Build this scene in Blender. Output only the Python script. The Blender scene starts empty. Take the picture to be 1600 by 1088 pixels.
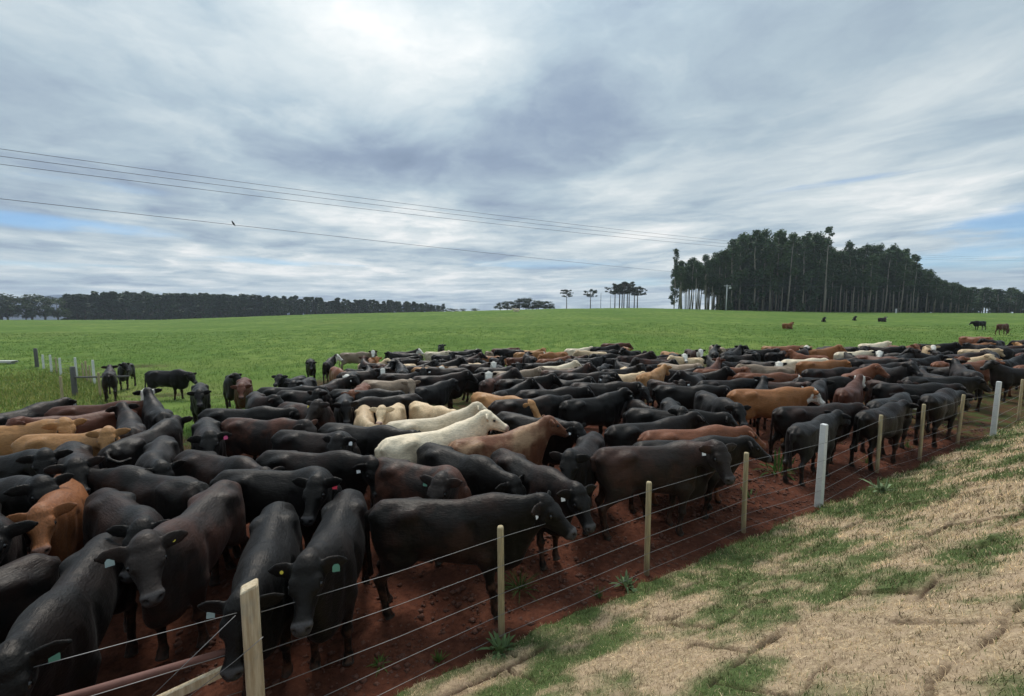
import bpy, math, random, time
import numpy as np
from mathutils import Vector

scene = bpy.context.scene
C = scene.collection
random.seed(7)

# ---------------------------------------------------------------- camera
EYE = 3.5                                                  # eye height: standing on top of the turf bank
PITCH = math.atan(66/680.0)
cam_d = bpy.data.cameras.new('camera'); cam = bpy.data.objects.new('camera', cam_d); C.objects.link(cam)
cam_d.sensor_width = 36.0; cam_d.lens = 36.0*680/1600; cam_d.clip_start = 0.05; cam_d.clip_end = 9000
cam.location = (0, 0, EYE); cam.rotation_euler = (math.pi/2-PITCH, 0, 0)
scene.camera = cam

# ---------------------------------------------------------------- exposure, sky, sun
vs = scene.view_settings
vs.view_transform = 'Standard'; vs.look = 'None'; vs.exposure = 1.0; vs.gamma = 1.0; vs.use_curve_mapping = False
scene.render.engine = 'CYCLES'
cy = scene.cycles
cy.use_denoising = True
cy.max_bounces = 6; cy.diffuse_bounces = 3; cy.glossy_bounces = 2; cy.transmission_bounces = 2; cy.volume_bounces = 0; cy.transparent_max_bounces = 6
cy.use_adaptive_sampling = True; cy.adaptive_threshold = 0.02
cy.sample_clamp_indirect = 6.0

SUN_AZ, SUN_EL = math.radians(-16), math.radians(56)       # behind the thin bright cloud ahead, above the frame
sun_d = bpy.data.lights.new('sun', 'SUN'); sun_d.energy = 1.5; sun_d.angle = math.radians(18); sun_d.color = (1.0, 0.965, 0.91)
sun = bpy.data.objects.new('sun', sun_d); C.objects.link(sun)
to_sun = Vector((math.sin(SUN_AZ)*math.cos(SUN_EL), math.cos(SUN_AZ)*math.cos(SUN_EL), math.sin(SUN_EL)))
sun.rotation_euler = (-to_sun).to_track_quat('-Z', 'Y').to_euler()

class Nodes:
    def __init__(self, tree): self.t = tree; self.n = tree.nodes; self.l = tree.links
    def new(self, kind, **kw):
        n = self.n.new(kind)
        for k, v in kw.items(): setattr(n, k, v)
        return n
    def put(self, sock, v):
        if hasattr(v, 'is_linked') or hasattr(v, 'links'): self.l.new(v, sock)
        else:
            if hasattr(sock.default_value, '__len__') and not hasattr(v, '__len__'): v = (v,)*len(sock.default_value)
            if hasattr(v, '__len__') and len(v) == 3 and len(sock.default_value) == 4: v = tuple(v)+(1.0,)
            sock.default_value = v
    def math(self, op, a, b=0.0, c=0.0, clamp=False):
        n = self.new('ShaderNodeMath', operation=op, use_clamp=clamp)
        for i, v in enumerate((a, b, c)): self.put(n.inputs[i], v)
        return n.outputs[0]
    def vmath(self, op, a, b=(0, 0, 0), scale=None):
        n = self.new('ShaderNodeVectorMath', operation=op); self.put(n.inputs[0], a); self.put(n.inputs[1], b)
        if scale is not None: self.put(n.inputs['Scale'], scale)
        return n.outputs[1] if op in ('DOT_PRODUCT', 'LENGTH', 'DISTANCE') else n.outputs[0]
    def mix(self, f, a, b, blend='MIX'):
        n = self.new('ShaderNodeMix', data_type='RGBA', blend_type=blend, clamp_factor=True)
        self.put(n.inputs[0], f); self.put(n.inputs[6], a); self.put(n.inputs[7], b); return n.outputs[2]
    def noise(self, vec, scale, detail=4.0, rough=0.55, dist=0.0, out=0):
        n = self.new('ShaderNodeTexNoise'); self.put(n.inputs['Vector'], vec)
        for k, v in (('Scale', scale), ('Detail', detail), ('Roughness', rough), ('Distortion', dist)): self.put(n.inputs[k], v)
        return n.outputs[out]
    def ramp(self, f, lo, hi, a=0.0, b=1.0, smooth=True):
        n = self.new('ShaderNodeMapRange', interpolation_type='SMOOTHSTEP' if smooth else 'LINEAR')
        for i, v in enumerate((f, lo, hi, a, b)): self.put(n.inputs[i], v)
        return n.outputs[0]
    def comb(self, x, y, z):
        n = self.new('ShaderNodeCombineXYZ')
        for i, v in enumerate((x, y, z)): self.put(n.inputs[i], v)
        return n.outputs[0]
    def sep(self, v):
        n = self.new('ShaderNodeSeparateXYZ'); self.put(n.inputs[0], v); return n.outputs
    def attr(self, name, kind='GEOMETRY'):
        return self.new('ShaderNodeAttribute', attribute_name=name, attribute_type=kind)
    def bump(self, h, strength, dist, normal=None):
        n = self.new('ShaderNodeBump'); self.put(n.inputs['Height'], h); self.put(n.inputs['Strength'], strength); self.put(n.inputs['Distance'], dist)
        if normal is not None: self.put(n.inputs['Normal'], normal)
        return n.outputs[0]

world = bpy.data.worlds.new('World'); scene.world = world; world.use_nodes = True
W = Nodes(world.node_tree); W.n.clear()
def build_sky():
    sky = W.new('ShaderNodeTexSky', sky_type='NISHITA', sun_disc=False, sun_elevation=SUN_EL, sun_rotation=SUN_AZ, altitude=900, air_density=1.0, dust_density=0.6, ozone_density=1.2)
    d = W.new('ShaderNodeTexCoord').outputs['Generated']
    x, y, z = W.sep(d)
    az = W.math('ARCTAN2', x, y); el = W.math('ARCSINE', W.math('MAXIMUM', W.math('MINIMUM', z, 1), -1))
    zz = W.math('ADD', W.math('MAXIMUM', z, 0.0), 0.055)
    pl = W.comb(W.math('DIVIDE', x, zz), W.math('DIVIDE', y, zz), 0.0)      # the cloud deck as a plane overhead
    # slow warp so that the banks have ragged, wind-drawn edges
    wv = W.vmath('SUBTRACT', W.noise(pl, 0.7, 6, 0.6, 0.2, out=1), (0.5, 0.5, 0.5))
    aw = W.math('ADD', az, W.math('MULTIPLY', W.sep(wv)[0], 0.60)); ew = W.math('ADD', el, W.math('MULTIPLY', W.sep(wv)[1], W.math('MULTIPLY_ADD', el, 0.75, 0.03)))
    rx = W.math('ADD', W.math('MULTIPLY', W.sep(pl)[0], 0.82), W.math('MULTIPLY', W.sep(pl)[1], 0.57)); ry = W.math('SUBTRACT', W.math('MULTIPLY', W.sep(pl)[1], 0.82), W.math('MULTIPLY', W.sep(pl)[0], 0.57))
    n1 = W.noise(W.vmath('ADD', W.comb(W.math('MULTIPLY', rx, 1.2), W.math('MULTIPLY', ry, 0.85), 4.2), wv), 0.75, 7, 0.55, 0.5)
    n2 = W.noise(W.vmath('ADD', W.comb(W.math('MULTIPLY', rx, 1.5), W.math('MULTIPLY', ry, 1.0), 1.7), wv), 1.7, 9, 0.6, 0.5)
    streak = W.noise(W.comb(W.math('MULTIPLY', aw, 2.2), W.math('MULTIPLY', el, 26.0), 3.1), 1.7, 8, 0.6, 0.5)
    low = W.ramp(el, 0.34, 0.08)
    v = W.math('MULTIPLY_ADD', W.math('SUBTRACT', n1, 0.5), 1.25, 0.55)
    v = W.math('ADD', v, W.math('MULTIPLY', W.math('SUBTRACT', n2, 0.5), 0.40))
    v = W.math('ADD', v, W.math('MULTIPLY', W.math('MULTIPLY', W.math('SUBTRACT', streak, 0.5), 0.9), low))
    # the cloud banks of the day: (azimuth, elevation, width, height, brightness)
    for a0, e0, wa, we, am in SKY_BANKS:
        da = W.math('DIVIDE', W.math('SUBTRACT', aw, math.radians(a0)), math.radians(wa)); de = W.math('DIVIDE', W.math('SUBTRACT', ew, math.radians(e0)), math.radians(we))
        g = W.math('EXPONENT', W.math('MULTIPLY', W.math('ADD', W.math('MULTIPLY', da, da), W.math('MULTIPLY', de, de)), -1.0))
        v = W.math('MULTIPLY_ADD', g, am, v)
    r = W.new('ShaderNodeValToRGB'); W.put(r.inputs[0], v)
    els = r.color_ramp.elements
    stops = [(0.0, (0.20, 0.265, 0.37)), (0.30, (0.285, 0.365, 0.48)), (0.55, (0.44, 0.545, 0.625)), (0.80, (0.66, 0.735, 0.77)), (1.0, (0.90, 0.92, 0.92))]
    els[0].position, els[1].position = stops[0][0], stops[-1][0]
    els[0].color, els[1].color = (*stops[0][1], 1), (*stops[-1][1], 1)
    for p, c in stops[1:-1]:
        e = els.new(p); e.color = (*c, 1)
    cloud = W.vmath('SCALE', r.outputs[0], scale=10.0*0.5)                   # background strength 0.1, exposure 1
    # openings where the blue shows, low over the horizon
    gap = None
    for a0, e0, wa, we, am in SKY_GAPS:
        da = W.math('DIVIDE', W.math('SUBTRACT', aw, math.radians(a0)), math.radians(wa)); de = W.math('DIVIDE', W.math('SUBTRACT', el, math.radians(e0)), math.radians(we))
        g = W.math('MULTIPLY', W.math('EXPONENT', W.math('MULTIPLY', W.math('ADD', W.math('MULTIPLY', da, da), W.math('MULTIPLY', de, de)), -1.0)), am)
        gap = g if gap is None else W.math('ADD', gap, g)
    gap = W.math('MULTIPLY', W.ramp(W.math('ADD', gap, W.math('MULTIPLY', W.math('SUBTRACT', streak, 0.5), -1.1)), 0.25, 0.95), 0.65)
    blue = W.vmath('MULTIPLY', sky.outputs[0], (0.36, 0.50, 0.62))
    col = W.mix(gap, cloud, blue)
    # overcast deck: brighter towards the hidden sun and overhead
    sd = W.vmath('DOT_PRODUCT', d, tuple(to_sun))
    glow = W.math('MULTIPLY_ADD', W.ramp(sd, 0.6, 1.0), 0.18, 1.0)
    over = W.math('MULTIPLY_ADD', W.ramp(el, 0.45, 1.35), 0.9, 1.0)
    col = W.vmath('SCALE', col, scale=W.math('MULTIPLY', glow, over))
    bg = W.new('ShaderNodeBackground'); W.put(bg.inputs[0], col); bg.inputs[1].default_value = 0.1
    o = W.new('ShaderNodeOutputWorld'); W.l.new(bg.outputs[0], o.inputs[0])
SKY_BANKS = [(-15, 26, 14, 6, .17), (10, 14, 10, 4, .20), (-15, 9.5, 15, 2.6, .26), (9, 26, 9, 8, -.13), (-50, 24, 10, 9, -.18), (-16, 17.5, 20, 2.8, -.2), (0, 12, 9, 2.2, -.16),
             (34, 20, 14, 9, .14), (-30, 28, 14, 6, .18), (42, 9, 9, 3, .18), (-30, 4.5, 24, 1.8, .18), (-20, 34, 9, 2.5, -.22), (20, 7, 14, 2.5, .2), (22, 33, 14, 4, -.12), (-5, 3, 30, 1.6, .22)]
SKY_GAPS = [(50, 7.0, 8, 1.7, 1.0), (47, 4.2, 10, 1.2, .85), (-48, 7.3, 10, .9, .85), (-28, 5.0, 9, 0.6, .6), (4, 5.4, 16, .9, .6), (36, 12.5, 9, 0.7, .5), (-44, 11.0, 9, .7, .55), (14, 2.8, 9, .9, .55), (-50, 3.6, 10, .5, .55)]
build_sky()

# ---------------------------------------------------------------- helpers
def link(o, parent=None):
    C.objects.link(o)
    if parent is not None: o.parent = parent
    return o
def tag(o, label=None, cat=None, group=None, kind=None):
    if label: o['label'] = label
    if cat: o['category'] = cat
    if group: o['group'] = group
    if kind: o['kind'] = kind
    return o
def mesh_np(name, V, F, mats=(), smooth=False, mi=None):
    """V (n,3), F (m,3) or (m,4) arrays"""
    V = np.asarray(V, np.float32); F = np.asarray(F, np.int32); k = F.shape[1]
    me = bpy.data.meshes.new(name)
    me.vertices.add(len(V)); me.vertices.foreach_set('co', V.ravel())
    me.loops.add(len(F)*k); me.loops.foreach_set('vertex_index', F.ravel())
    me.polygons.add(len(F)); me.polygons.foreach_set('loop_start', np.arange(0, len(F)*k, k, dtype=np.int32))
    if smooth: me.polygons.foreach_set('use_smooth', np.ones(len(F), dtype=bool))
    for m in mats: me.materials.append(m)
    if mi is not None: me.polygons.foreach_set('material_index', np.asarray(mi, np.int32))
    me.update(calc_edges=True)
    return me
def col_attr(me, name, arr):
    a = me.attributes.new(name, 'FLOAT_COLOR', 'POINT'); arr = np.asarray(arr, np.float32)
    if arr.shape[1] == 3: arr = np.concatenate([arr, np.ones((len(arr), 1), np.float32)], 1)
    a.data.foreach_set('color', arr.ravel())
class MB:
    """collects simple solids into one mesh"""
    def __init__(self): self.v = []; self.f = []
    def add(self, v, f):
        b = len(self.v); self.v += [tuple(p) for p in v]; self.f += [tuple(i+b for i in q) for q in f]; return self
    def box(self, c, s, top=1.0):
        x, y, z = c; a, b, h = s[0]/2, s[1]/2, s[2]/2
        self.add([(x-a, y-b, z-h), (x+a, y-b, z-h), (x+a, y+b, z-h), (x-a, y+b, z-h), (x-a*top, y-b*top, z+h), (x+a*top, y-b*top, z+h), (x+a*top, y+b*top, z+h), (x-a*top, y+b*top, z+h)],
                 [(3, 2, 1, 0), (4, 5, 6, 7), (0, 1, 5, 4), (1, 2, 6, 5), (2, 3, 7, 6), (3, 0, 4, 7)]); return self
    def tube(self, pts, r, n=6, caps=True):
        pts = [Vector(p) for p in pts]; rr = r if hasattr(r, '__len__') else [r]*len(pts)
        V, Fc = [], []
        for i, p in enumerate(pts):
            d = (pts[min(i+1, len(pts)-1)]-pts[max(i-1, 0)]).normalized()
            a = d.cross(Vector((0, 0, 1)) if abs(d.z) < .9 else Vector((1, 0, 0))).normalized(); b = d.cross(a)
            for k in range(n):
                t = 2*math.pi*k/n; V.append(p+(a*math.cos(t)+b*math.sin(t))*rr[i])
        for i in range(len(pts)-1):
            for k in range(n): Fc.append((i*n+k, i*n+(k+1) % n, (i+1)*n+(k+1) % n, (i+1)*n+k))
        if caps: Fc += [tuple(range(n))[::-1], tuple((len(pts)-1)*n+k for k in range(n))]
        return self.add(V, [f[::-1] for f in Fc])
    def mesh(self, name, mat, smooth=False):
        me = bpy.data.meshes.new(name); me.from_pydata(self.v, [], self.f); me.update()
        if mat: me.materials.append(mat)
        if smooth:
            for p in me.polygons: p.use_smooth = True
        return me
    def build(self, name, mat, parent=None, smooth=False, loc=None):
        o = bpy.data.objects.new(name, self.mesh(name, mat, smooth))
        if loc: o.location = loc
        return link(o, parent)
def empty(name, loc=(0, 0, 0)):
    o = bpy.data.objects.new(name, None); o.location = loc; o.empty_display_size = 0.2; return link(o)

def sstep(a, b, x):
    t = np.clip((np.asarray(x, float)-a)/(b-a), 0, 1); return t*t*(3-2*t)
def hash2(i, j, s):
    h = (i*374761393+j*668265263+s*974634777) & 0xffffffff
    h = ((h ^ (h >> 13))*1274126177) & 0xffffffff
    return ((h ^ (h >> 16)) & 0xffffff)/float(0x1000000)
def vnoise(x, y, s=0):
    i, j = np.floor(x).astype(np.int64), np.floor(y).astype(np.int64); u, v = x-i, y-j
    u, v = u*u*(3-2*u), v*v*(3-2*v)
    return (hash2(i, j, s)*(1-u)+hash2(i+1, j, s)*u)*(1-v)+(hash2(i, j+1, s)*(1-u)+hash2(i+1, j+1, s)*u)*v
def fbm(x, y, s=0, o=4):
    r, a, n = 0.0, 0.5, 0.0
    for k in range(o): r = r+a*vnoise(x*2**k+17.3*k, y*2**k-9.1*k, s+k); n += a; a *= .5
    return r/n

# ---------------------------------------------------------------- the lie of the land
FP, FD = (-0.11, 4.26), (0.8699, 0.4932)                    # the fence line: a point, its direction
def side(x, y):
    """metres to the turf-bank side of the fence (negative: inside the pen)"""
    s1 = (x-FP[0])*FD[1]-(y-FP[1])*FD[0]; s2 = -(y-2.95-(x+1.89)*0.357)*0.94
    return np.maximum(s1, s2)
RIDGE = [(-1.5, 501), (-1.176, 500), (-.81, 500), (-.44, 491), (-.147, 487), (.103, 482.5), (.294, 481.5), (.515, 485), (.735, 488), (1.176, 489.5), (1.5, 490)]
def terrain(x, y, bank=True):
    x = np.asarray(x, float); y = np.asarray(y, float); yy = np.maximum(y, 5.0)
    k = (np.interp(x/yy, [r[0] for r in RIDGE], [r[1] for r in RIDGE])-478)/680     # slope of the view over the ridge
    dist = np.sqrt((x*.6)**2+y**2)
    dip = -(0.15+0.75*(1-sstep(2, 15, x)))*sstep(9, 28, np.where(y > 0, dist, 0))
    t = sstep(32, 170, yy)*.6+.4*np.clip((yy-32)/138, 0, 1)
    z = dip*(1-t)+(EYE-k*170)*t
    z = np.where(yy > 170, EYE-k*yy-0.004*(yy-170), z)
    if bank: z = z+2.0*np.clip(np.clip(side(x, y), 0, None)/3.5, 0, 1)**1.35
    return z
def tz(x, y): return float(terrain(x, y))

# ---------------------------------------------------------------- ground materials
def material(name):
    m = bpy.data.materials.new(name); m.use_nodes = True; N = Nodes(m.node_tree); b = m.node_tree.nodes['Principled BSDF']; return m, N, b
def plain(name, color, rough=.7, var=.25, scale=12, bump=0.0, metal=0.0, spec=.4):
    m, N, b = material(name); co = N.new('ShaderNodeTexCoord').outputs['Object']
    n = N.noise(co, scale, 5, .6); c2 = tuple(v*(1-var) for v in color); c1 = tuple(min(1, v*(1+var)) for v in color)
    N.put(b.inputs['Base Color'], N.mix(n, c2, c1)); b.inputs['Roughness'].default_value = rough; b.inputs['Metallic'].default_value = metal; b.inputs['Specular IOR Level'].default_value = spec
    if bump: N.put(b.inputs['Normal'], N.bump(N.noise(co, scale*4, 4, .6), .6, bump))
    return m

def ground_material():
    m, N, b = material('ground')
    co = N.new('ShaderNodeTexCoord').outputs['Object']; z = N.attr('zone'); zr, zg, zb = N.sep(z.outputs['Vector'])
    # pasture
    big = N.noise(co, .06, 5, .6); mid = N.noise(N.vmath('MULTIPLY', co, (1, .6, 1)), .9, 5, .6); fine = N.noise(co, 9, 4, .6)
    g = N.mix(N.ramp(big, .35, .65), (.070, .126, .026), (.134, .186, .046))
    g = N.mix(N.math('MULTIPLY', N.ramp(N.noise(N.vmath('MULTIPLY', co, (.5, 1, 1)), .28, 5, .65), .45, .7), .6), g, (.050, .088, .022)); g = N.mix(N.ramp(mid, .40, .66), g, (.042, .092, .018)); g = N.mix(N.math('MULTIPLY', fine, .35), g, (.17, .235, .045))
    g = N.mix(N.math('MULTIPLY', zb, .8), g, (.16, .165, .05))
    # trampled green and mud
    tr = N.mix(N.ramp(N.noise(co, 3.0, 6, .65), .42, .6), (.07, .042, .024), (.05, .07, .02))
    # red earth
    s1 = N.noise(co, 1.4, 6, .6); s2 = N.noise(co, 14, 5, .65)
    soil = N.mix(N.ramp(s1, .3, .7), (.076, .027, .016), (.122, .046, .027)); soil = N.mix(N.ramp(s2, .35, .75), soil, (.052, .019, .012)); soil = N.mix(N.math('MULTIPLY', N.ramp(N.noise(co, .75, 5, .6), .52, .68), .75), soil, (.034, .016, .011))
    e = N.math('MULTIPLY', N.math('SUBTRACT', N.noise(co, 2.2, 6, .7), .5), .55)
    c = N.mix(N.ramp(N.math('ADD', zg, e), .35, .65), g, tr); c = N.mix(N.ramp(N.math('ADD', zr, e), .4, .6), c, soil)
    N.put(b.inputs['Base Color'], c); b.inputs['Roughness'].default_value = .95; b.inputs['Specular IOR Level'].default_value = .05
    h = N.math('ADD', N.noise(co, 7, 6, .7), N.math('MULTIPLY', N.noise(co, 28, 4, .6), .4))
    N.put(b.inputs['Normal'], N.bump(h, .8, .035))
    return m
def turf_material():
    m, N, b = material('turf'); co = N.new('ShaderNodeTexCoord').outputs['Object']; z = N.sep(N.attr('zone').outputs['Vector'])
    n1 = N.ramp(N.noise(co, 26, 6, .75), .3, .7); n2 = N.noise(co, 8, 5, .6)
    st = N.mix(n1, (.20, .135, .08), (.57, .43, .27)); st = N.mix(N.ramp(n2, .4, .7), st, (.44, .32, .21))
    gr = N.mix(n1, (.045, .075, .02), (.12, .155, .05))
    c = N.mix(z[0], st, gr); c = N.mix(z[1], c, (.065, .034, .02))
    N.put(b.inputs['Base Color'], c); b.inputs['Roughness'].default_value = .9; b.inputs['Specular IOR Level'].default_value = .2
    N.put(b.inputs['Normal'], N.bump(N.math('ADD', n1, n2), .7, .015))
    return m
def blade_material(name, trans=.35):
    m, N, b = material(name); a = N.attr('tint').outputs['Color']; N.put(b.inputs['Base Color'], a); b.inputs['Roughness'].default_value = .7; b.inputs['Specular IOR Level'].default_value = .1
    t = N.new('ShaderNodeBsdfTranslucent'); N.put(t.inputs[0], a); mx = N.new('ShaderNodeMixShader'); mx.inputs[0].default_value = trans
    out = m.node_tree.nodes['Material Output']; N.l.new(b.outputs[0], mx.inputs[1]); N.l.new(t.outputs[0], mx.inputs[2]); N.l.new(mx.outputs[0], out.inputs[0])
    return m
M_GROUND, M_TURF, M_BLADE = ground_material(), turf_material(), blade_material('grass_blade')

# ---------------------------------------------------------------- ground sheet
def build_ground():
    ys = list(np.arange(-5, 3.0, .22))+list(np.arange(3.0, 7, .06)); y = ys[-1]
    while y < 1750: y += max(.07, y*.0165 if y < 200 else y*.06); ys.append(y)
    ys = np.array(ys); q = np.linspace(-1, 1, 420); q = np.sign(q)*np.abs(q)**1.4
    Wd = np.minimum(24+2.7*np.maximum(ys, 0), 3000)
    X = q[None, :]*Wd[:, None]; Y = np.repeat(ys[:, None], len(q), 1)
    Z = terrain(X, Y); s = side(X, Y)
    soil = sstep(-11.5, -5.5, s)*sstep(-9, -3, X+.35*Y)          # red earth along the fence
    soil = soil*(1-.55*sstep(6, 14, X))
    near = sstep(26, 9, Y)
    Z = Z+(fbm(X*1.6, Y*1.6, 3, 5)-.5)*.20*near*sstep(-.0, -.35, s)+(fbm(X*5, Y*5, 9, 3)-.5)*.09*near*sstep(.0, -.3, s)
    Z = Z+(fbm(X*.35, Y*.22, 5, 4)-.5)*.30*sstep(10, 25, Y)
    Z = np.where(s > .12, Z-.10*sstep(.12, .4, s), Z)              # lies below the turf of the bank
    u = X/np.maximum(Y, 1)
    mud = np.maximum(sstep(34, 24, Y-.15*X)*sstep(-.62, -.36, u)*(Y < 60), sstep(30, 20, Y)*sstep(-1.05, -.72, u)*.42*(X < 0))
    mud = np.maximum(mud, .6*np.exp(-((X+27.5)/4.5)**2-((Y-31.5)/2.2)**2))
    mud = np.maximum(mud, .6*np.exp(-((X+16.5)/3.5)**2-((Y-20.5)/1.6)**2))
    mud = np.maximum(mud, sstep(14, 9, Y)*.9); mud = np.maximum(mud, sstep(-14, -8, s)*.95*(Y < 40))
    yel = np.exp(-((X+24)/7)**2-((Y-21)/5)**2)+.25*sstep(.62, .8, fbm(X*.05, Y*.09, 21, 3))
    soil = np.maximum(soil, .9*np.exp(-((X+17)/2.8)**2-((Y-14.5)/1.5)**2))
    n, k = X.shape; I = np.arange(n*k).reshape(n, k)
    F = np.stack([I[:-1, :-1], I[:-1, 1:], I[1:, 1:], I[1:, :-1]], -1).reshape(-1, 4)
    me = mesh_np('ground', np.stack([X, Y, Z], -1).reshape(-1, 3), F, [M_GROUND], True)
    col_attr(me, 'zone', np.stack([soil, mud, np.clip(yel, 0, 1)], -1).reshape(-1, 3))
    return tag(link(bpy.data.objects.new('ground', me)), 'green pasture and red trampled earth under the herd', kind='structure')
build_ground()

# ---------------------------------------------------------------- turf bank, sod by sod
def along(t, s): return FP[0]+FD[0]*t+FD[1]*s, FP[1]+FD[1]*t-FD[0]*s       # t along the fence, s up the bank
def sod_cell(t, s):
    """which sod a point lies in, and how far it is from the joint"""
    tw = t+(fbm(t*1.3, s*1.3, 51, 3)-.5)*.30; sw = s+(fbm(t*1.1, s*1.1, 61, 3)-.5)*.34
    r = np.floor(sw/.52); off = hash2(r.astype(np.int64), np.int64(3), 5)*1.0
    c = np.floor((tw+off)/.86); ft = (tw+off)/.86-c; fs = sw/.52-r
    d = np.minimum(np.minimum(ft, 1-ft)*.86, np.minimum(fs, 1-fs)*.52)
    return r, c, d
def turf_fields(t, s):
    r, c, d = sod_cell(t, s)
    wk = fbm(t*1.7, s*1.7, 71, 3)                                           # joints open only here and there
    gap = sstep(.021, .004, d)*sstep(.42, .58, wk); holes = sstep(.71, .78, fbm(t*2.3, s*2.3, 81, 3))*.35
    patch = fbm(t*1.5, s*2.3, 31, 5)+.03+.20*sstep(1.3, -.1, s)
    green = sstep(.40, .74, patch+.34*(fbm(t*6, s*6, 33, 3)-.5))
    return r, c, np.maximum(gap, holes*sstep(.13, .0, d)), green
def bank_height(t, s):
    x, y = along(t, s); r, c, gap, green = turf_fields(t, s)
    ri, ci = r.astype(np.int64), c.astype(np.int64)
    lift = (hash2(ri, ci, 91)-.5)*.05
    z = terrain(x, y)+(fbm(t*1.1, s*1.1, 41, 4)-.5)*.06*sstep(0, .6, s)+(fbm(t*6, s*6, 43, 3)-.5)*.035+lift*sstep(.1, .5, s)-gap*.055+.012
    z = z-.10*sstep(.16, .0, s+(fbm(t*2.2, s*0+3, 47, 3)-.5)*.35)
    return x, y, z, r, c, gap, green
def build_bank():
    root = tag(empty('turf_bank', (along(0, 2)[0], along(0, 2)[1], 0)), 'bank laid with dry straw-coloured and green turf sods', kind='structure')
    dt, ds = .028, .026
    t = np.arange(-2.4, 17.0, dt); s = np.arange(-.06, 4.2, ds); T_, S_ = np.meshgrid(t, s, indexing='ij')
    X, Y, Z, r, c, gap, green = bank_height(T_, S_)
    n, k = X.shape; I = np.arange(n*k).reshape(n, k)
    F = np.stack([I[:-1, :-1], I[1:, :-1], I[1:, 1:], I[:-1, 1:]], -1).reshape(-1, 4)[:, ::-1]
    V = np.stack([X, Y, Z], -1).reshape(-1, 3)-np.array(root.location); Zn = np.stack([green, gap, gap*0], -1).reshape(-1, 3)
    key = (r*1000+c)[:-1, :-1].reshape(-1)
    cen = V[F].mean(1)+np.array(root.location); dist = np.linalg.norm(cen-np.array([0, 0, EYE]), axis=1)
    big = (dist < 10) & (cen[:, 1] > 1.2)
    order = {}
    for kk in np.unique(key[big]):
        sel = (key == kk) & big
        if sel.sum() > 150: order[kk] = sel
    rest = np.ones(len(F), bool)
    def piece(name, sel):
        f = F[sel]; u, inv = np.unique(f, return_inverse=True)
        me = mesh_np(name, V[u], inv.reshape(-1, 4), [M_TURF], True); col_attr(me, 'zone', Zn[u])
        return link(bpy.data.objects.new(name, me), root)
    for kk, sel in order.items(): piece('turf_sod', sel); rest &= ~sel
    o = piece('far_turf', rest); o['kind'] = 'stuff'
    # the rest of the bank, farther along and behind the camera, in a coarser sheet
    for nm, t0, t1 in (('bank_end', 16.96, 70), ('bank_start', -30, -2.36)):
        t = np.arange(t0, t1, .3); s = np.concatenate([np.arange(-.06, 4.2, .12), [5, 7, 10]]); T_, S_ = np.meshgrid(t, s, indexing='ij')
        X, Y, Z, r, c, gap, green = bank_height(T_, S_); n, k = X.shape; I = np.arange(n*k).reshape(n, k)
        F2 = np.stack([I[:-1, :-1], I[1:, :-1], I[1:, 1:], I[:-1, 1:]], -1).reshape(-1, 4)[:, ::-1]
        if nm == 'bank_start': continue
        me = mesh_np(nm, np.stack([X, Y, Z], -1).reshape(-1, 3)-np.array(root.location), F2, [M_TURF], True); col_attr(me, 'zone', np.stack([green, gap*0, gap*0], -1).reshape(-1, 3))
        link(bpy.data.objects.new(nm, me), root)
    return root
build_bank()

def blades(name, P, H, Wd, lean, colr, rng, bend=True):
    """one bent blade (two triangles) per point"""
    n = len(P); a = rng.uniform(0, 2*np.pi, n); b = rng.uniform(0, 2*np.pi, n)
    wv = np.stack([np.cos(a), np.sin(a), np.zeros(n)], 1)*Wd[:, None]*.5
    ld = np.stack([np.cos(b), np.sin(b), np.zeros(n)], 1)
    l = lean*rng.uniform(.3, 1.0, n)
    up = np.stack([np.zeros(n), np.zeros(n), np.ones(n)], 1)
    mid = P+(ld*np.sin(l*.5)[:, None]+up*np.cos(l*.5)[:, None])*(H*.55)[:, None]
    tip = mid+(ld*np.sin(l)[:, None]+up*np.cos(l)[:, None])*(H*.45)[:, None]
    V = np.stack([P-wv, P+wv, mid+wv*.7, mid-wv*.7, tip], 1).reshape(-1, 3)
    I = np.arange(n)[:, None]*5
    F = np.concatenate([I+np.array([[0, 1, 2]]), I+np.array([[0, 2, 3]]), I+np.array([[3, 2, 4]])], 1).reshape(-1, 3)
    me = mesh_np(name, V, F, [M_BLADE]); col_attr(me, 'tint', np.repeat(colr, 5, 0))
    return link(bpy.data.objects.new(name, me))

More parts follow.
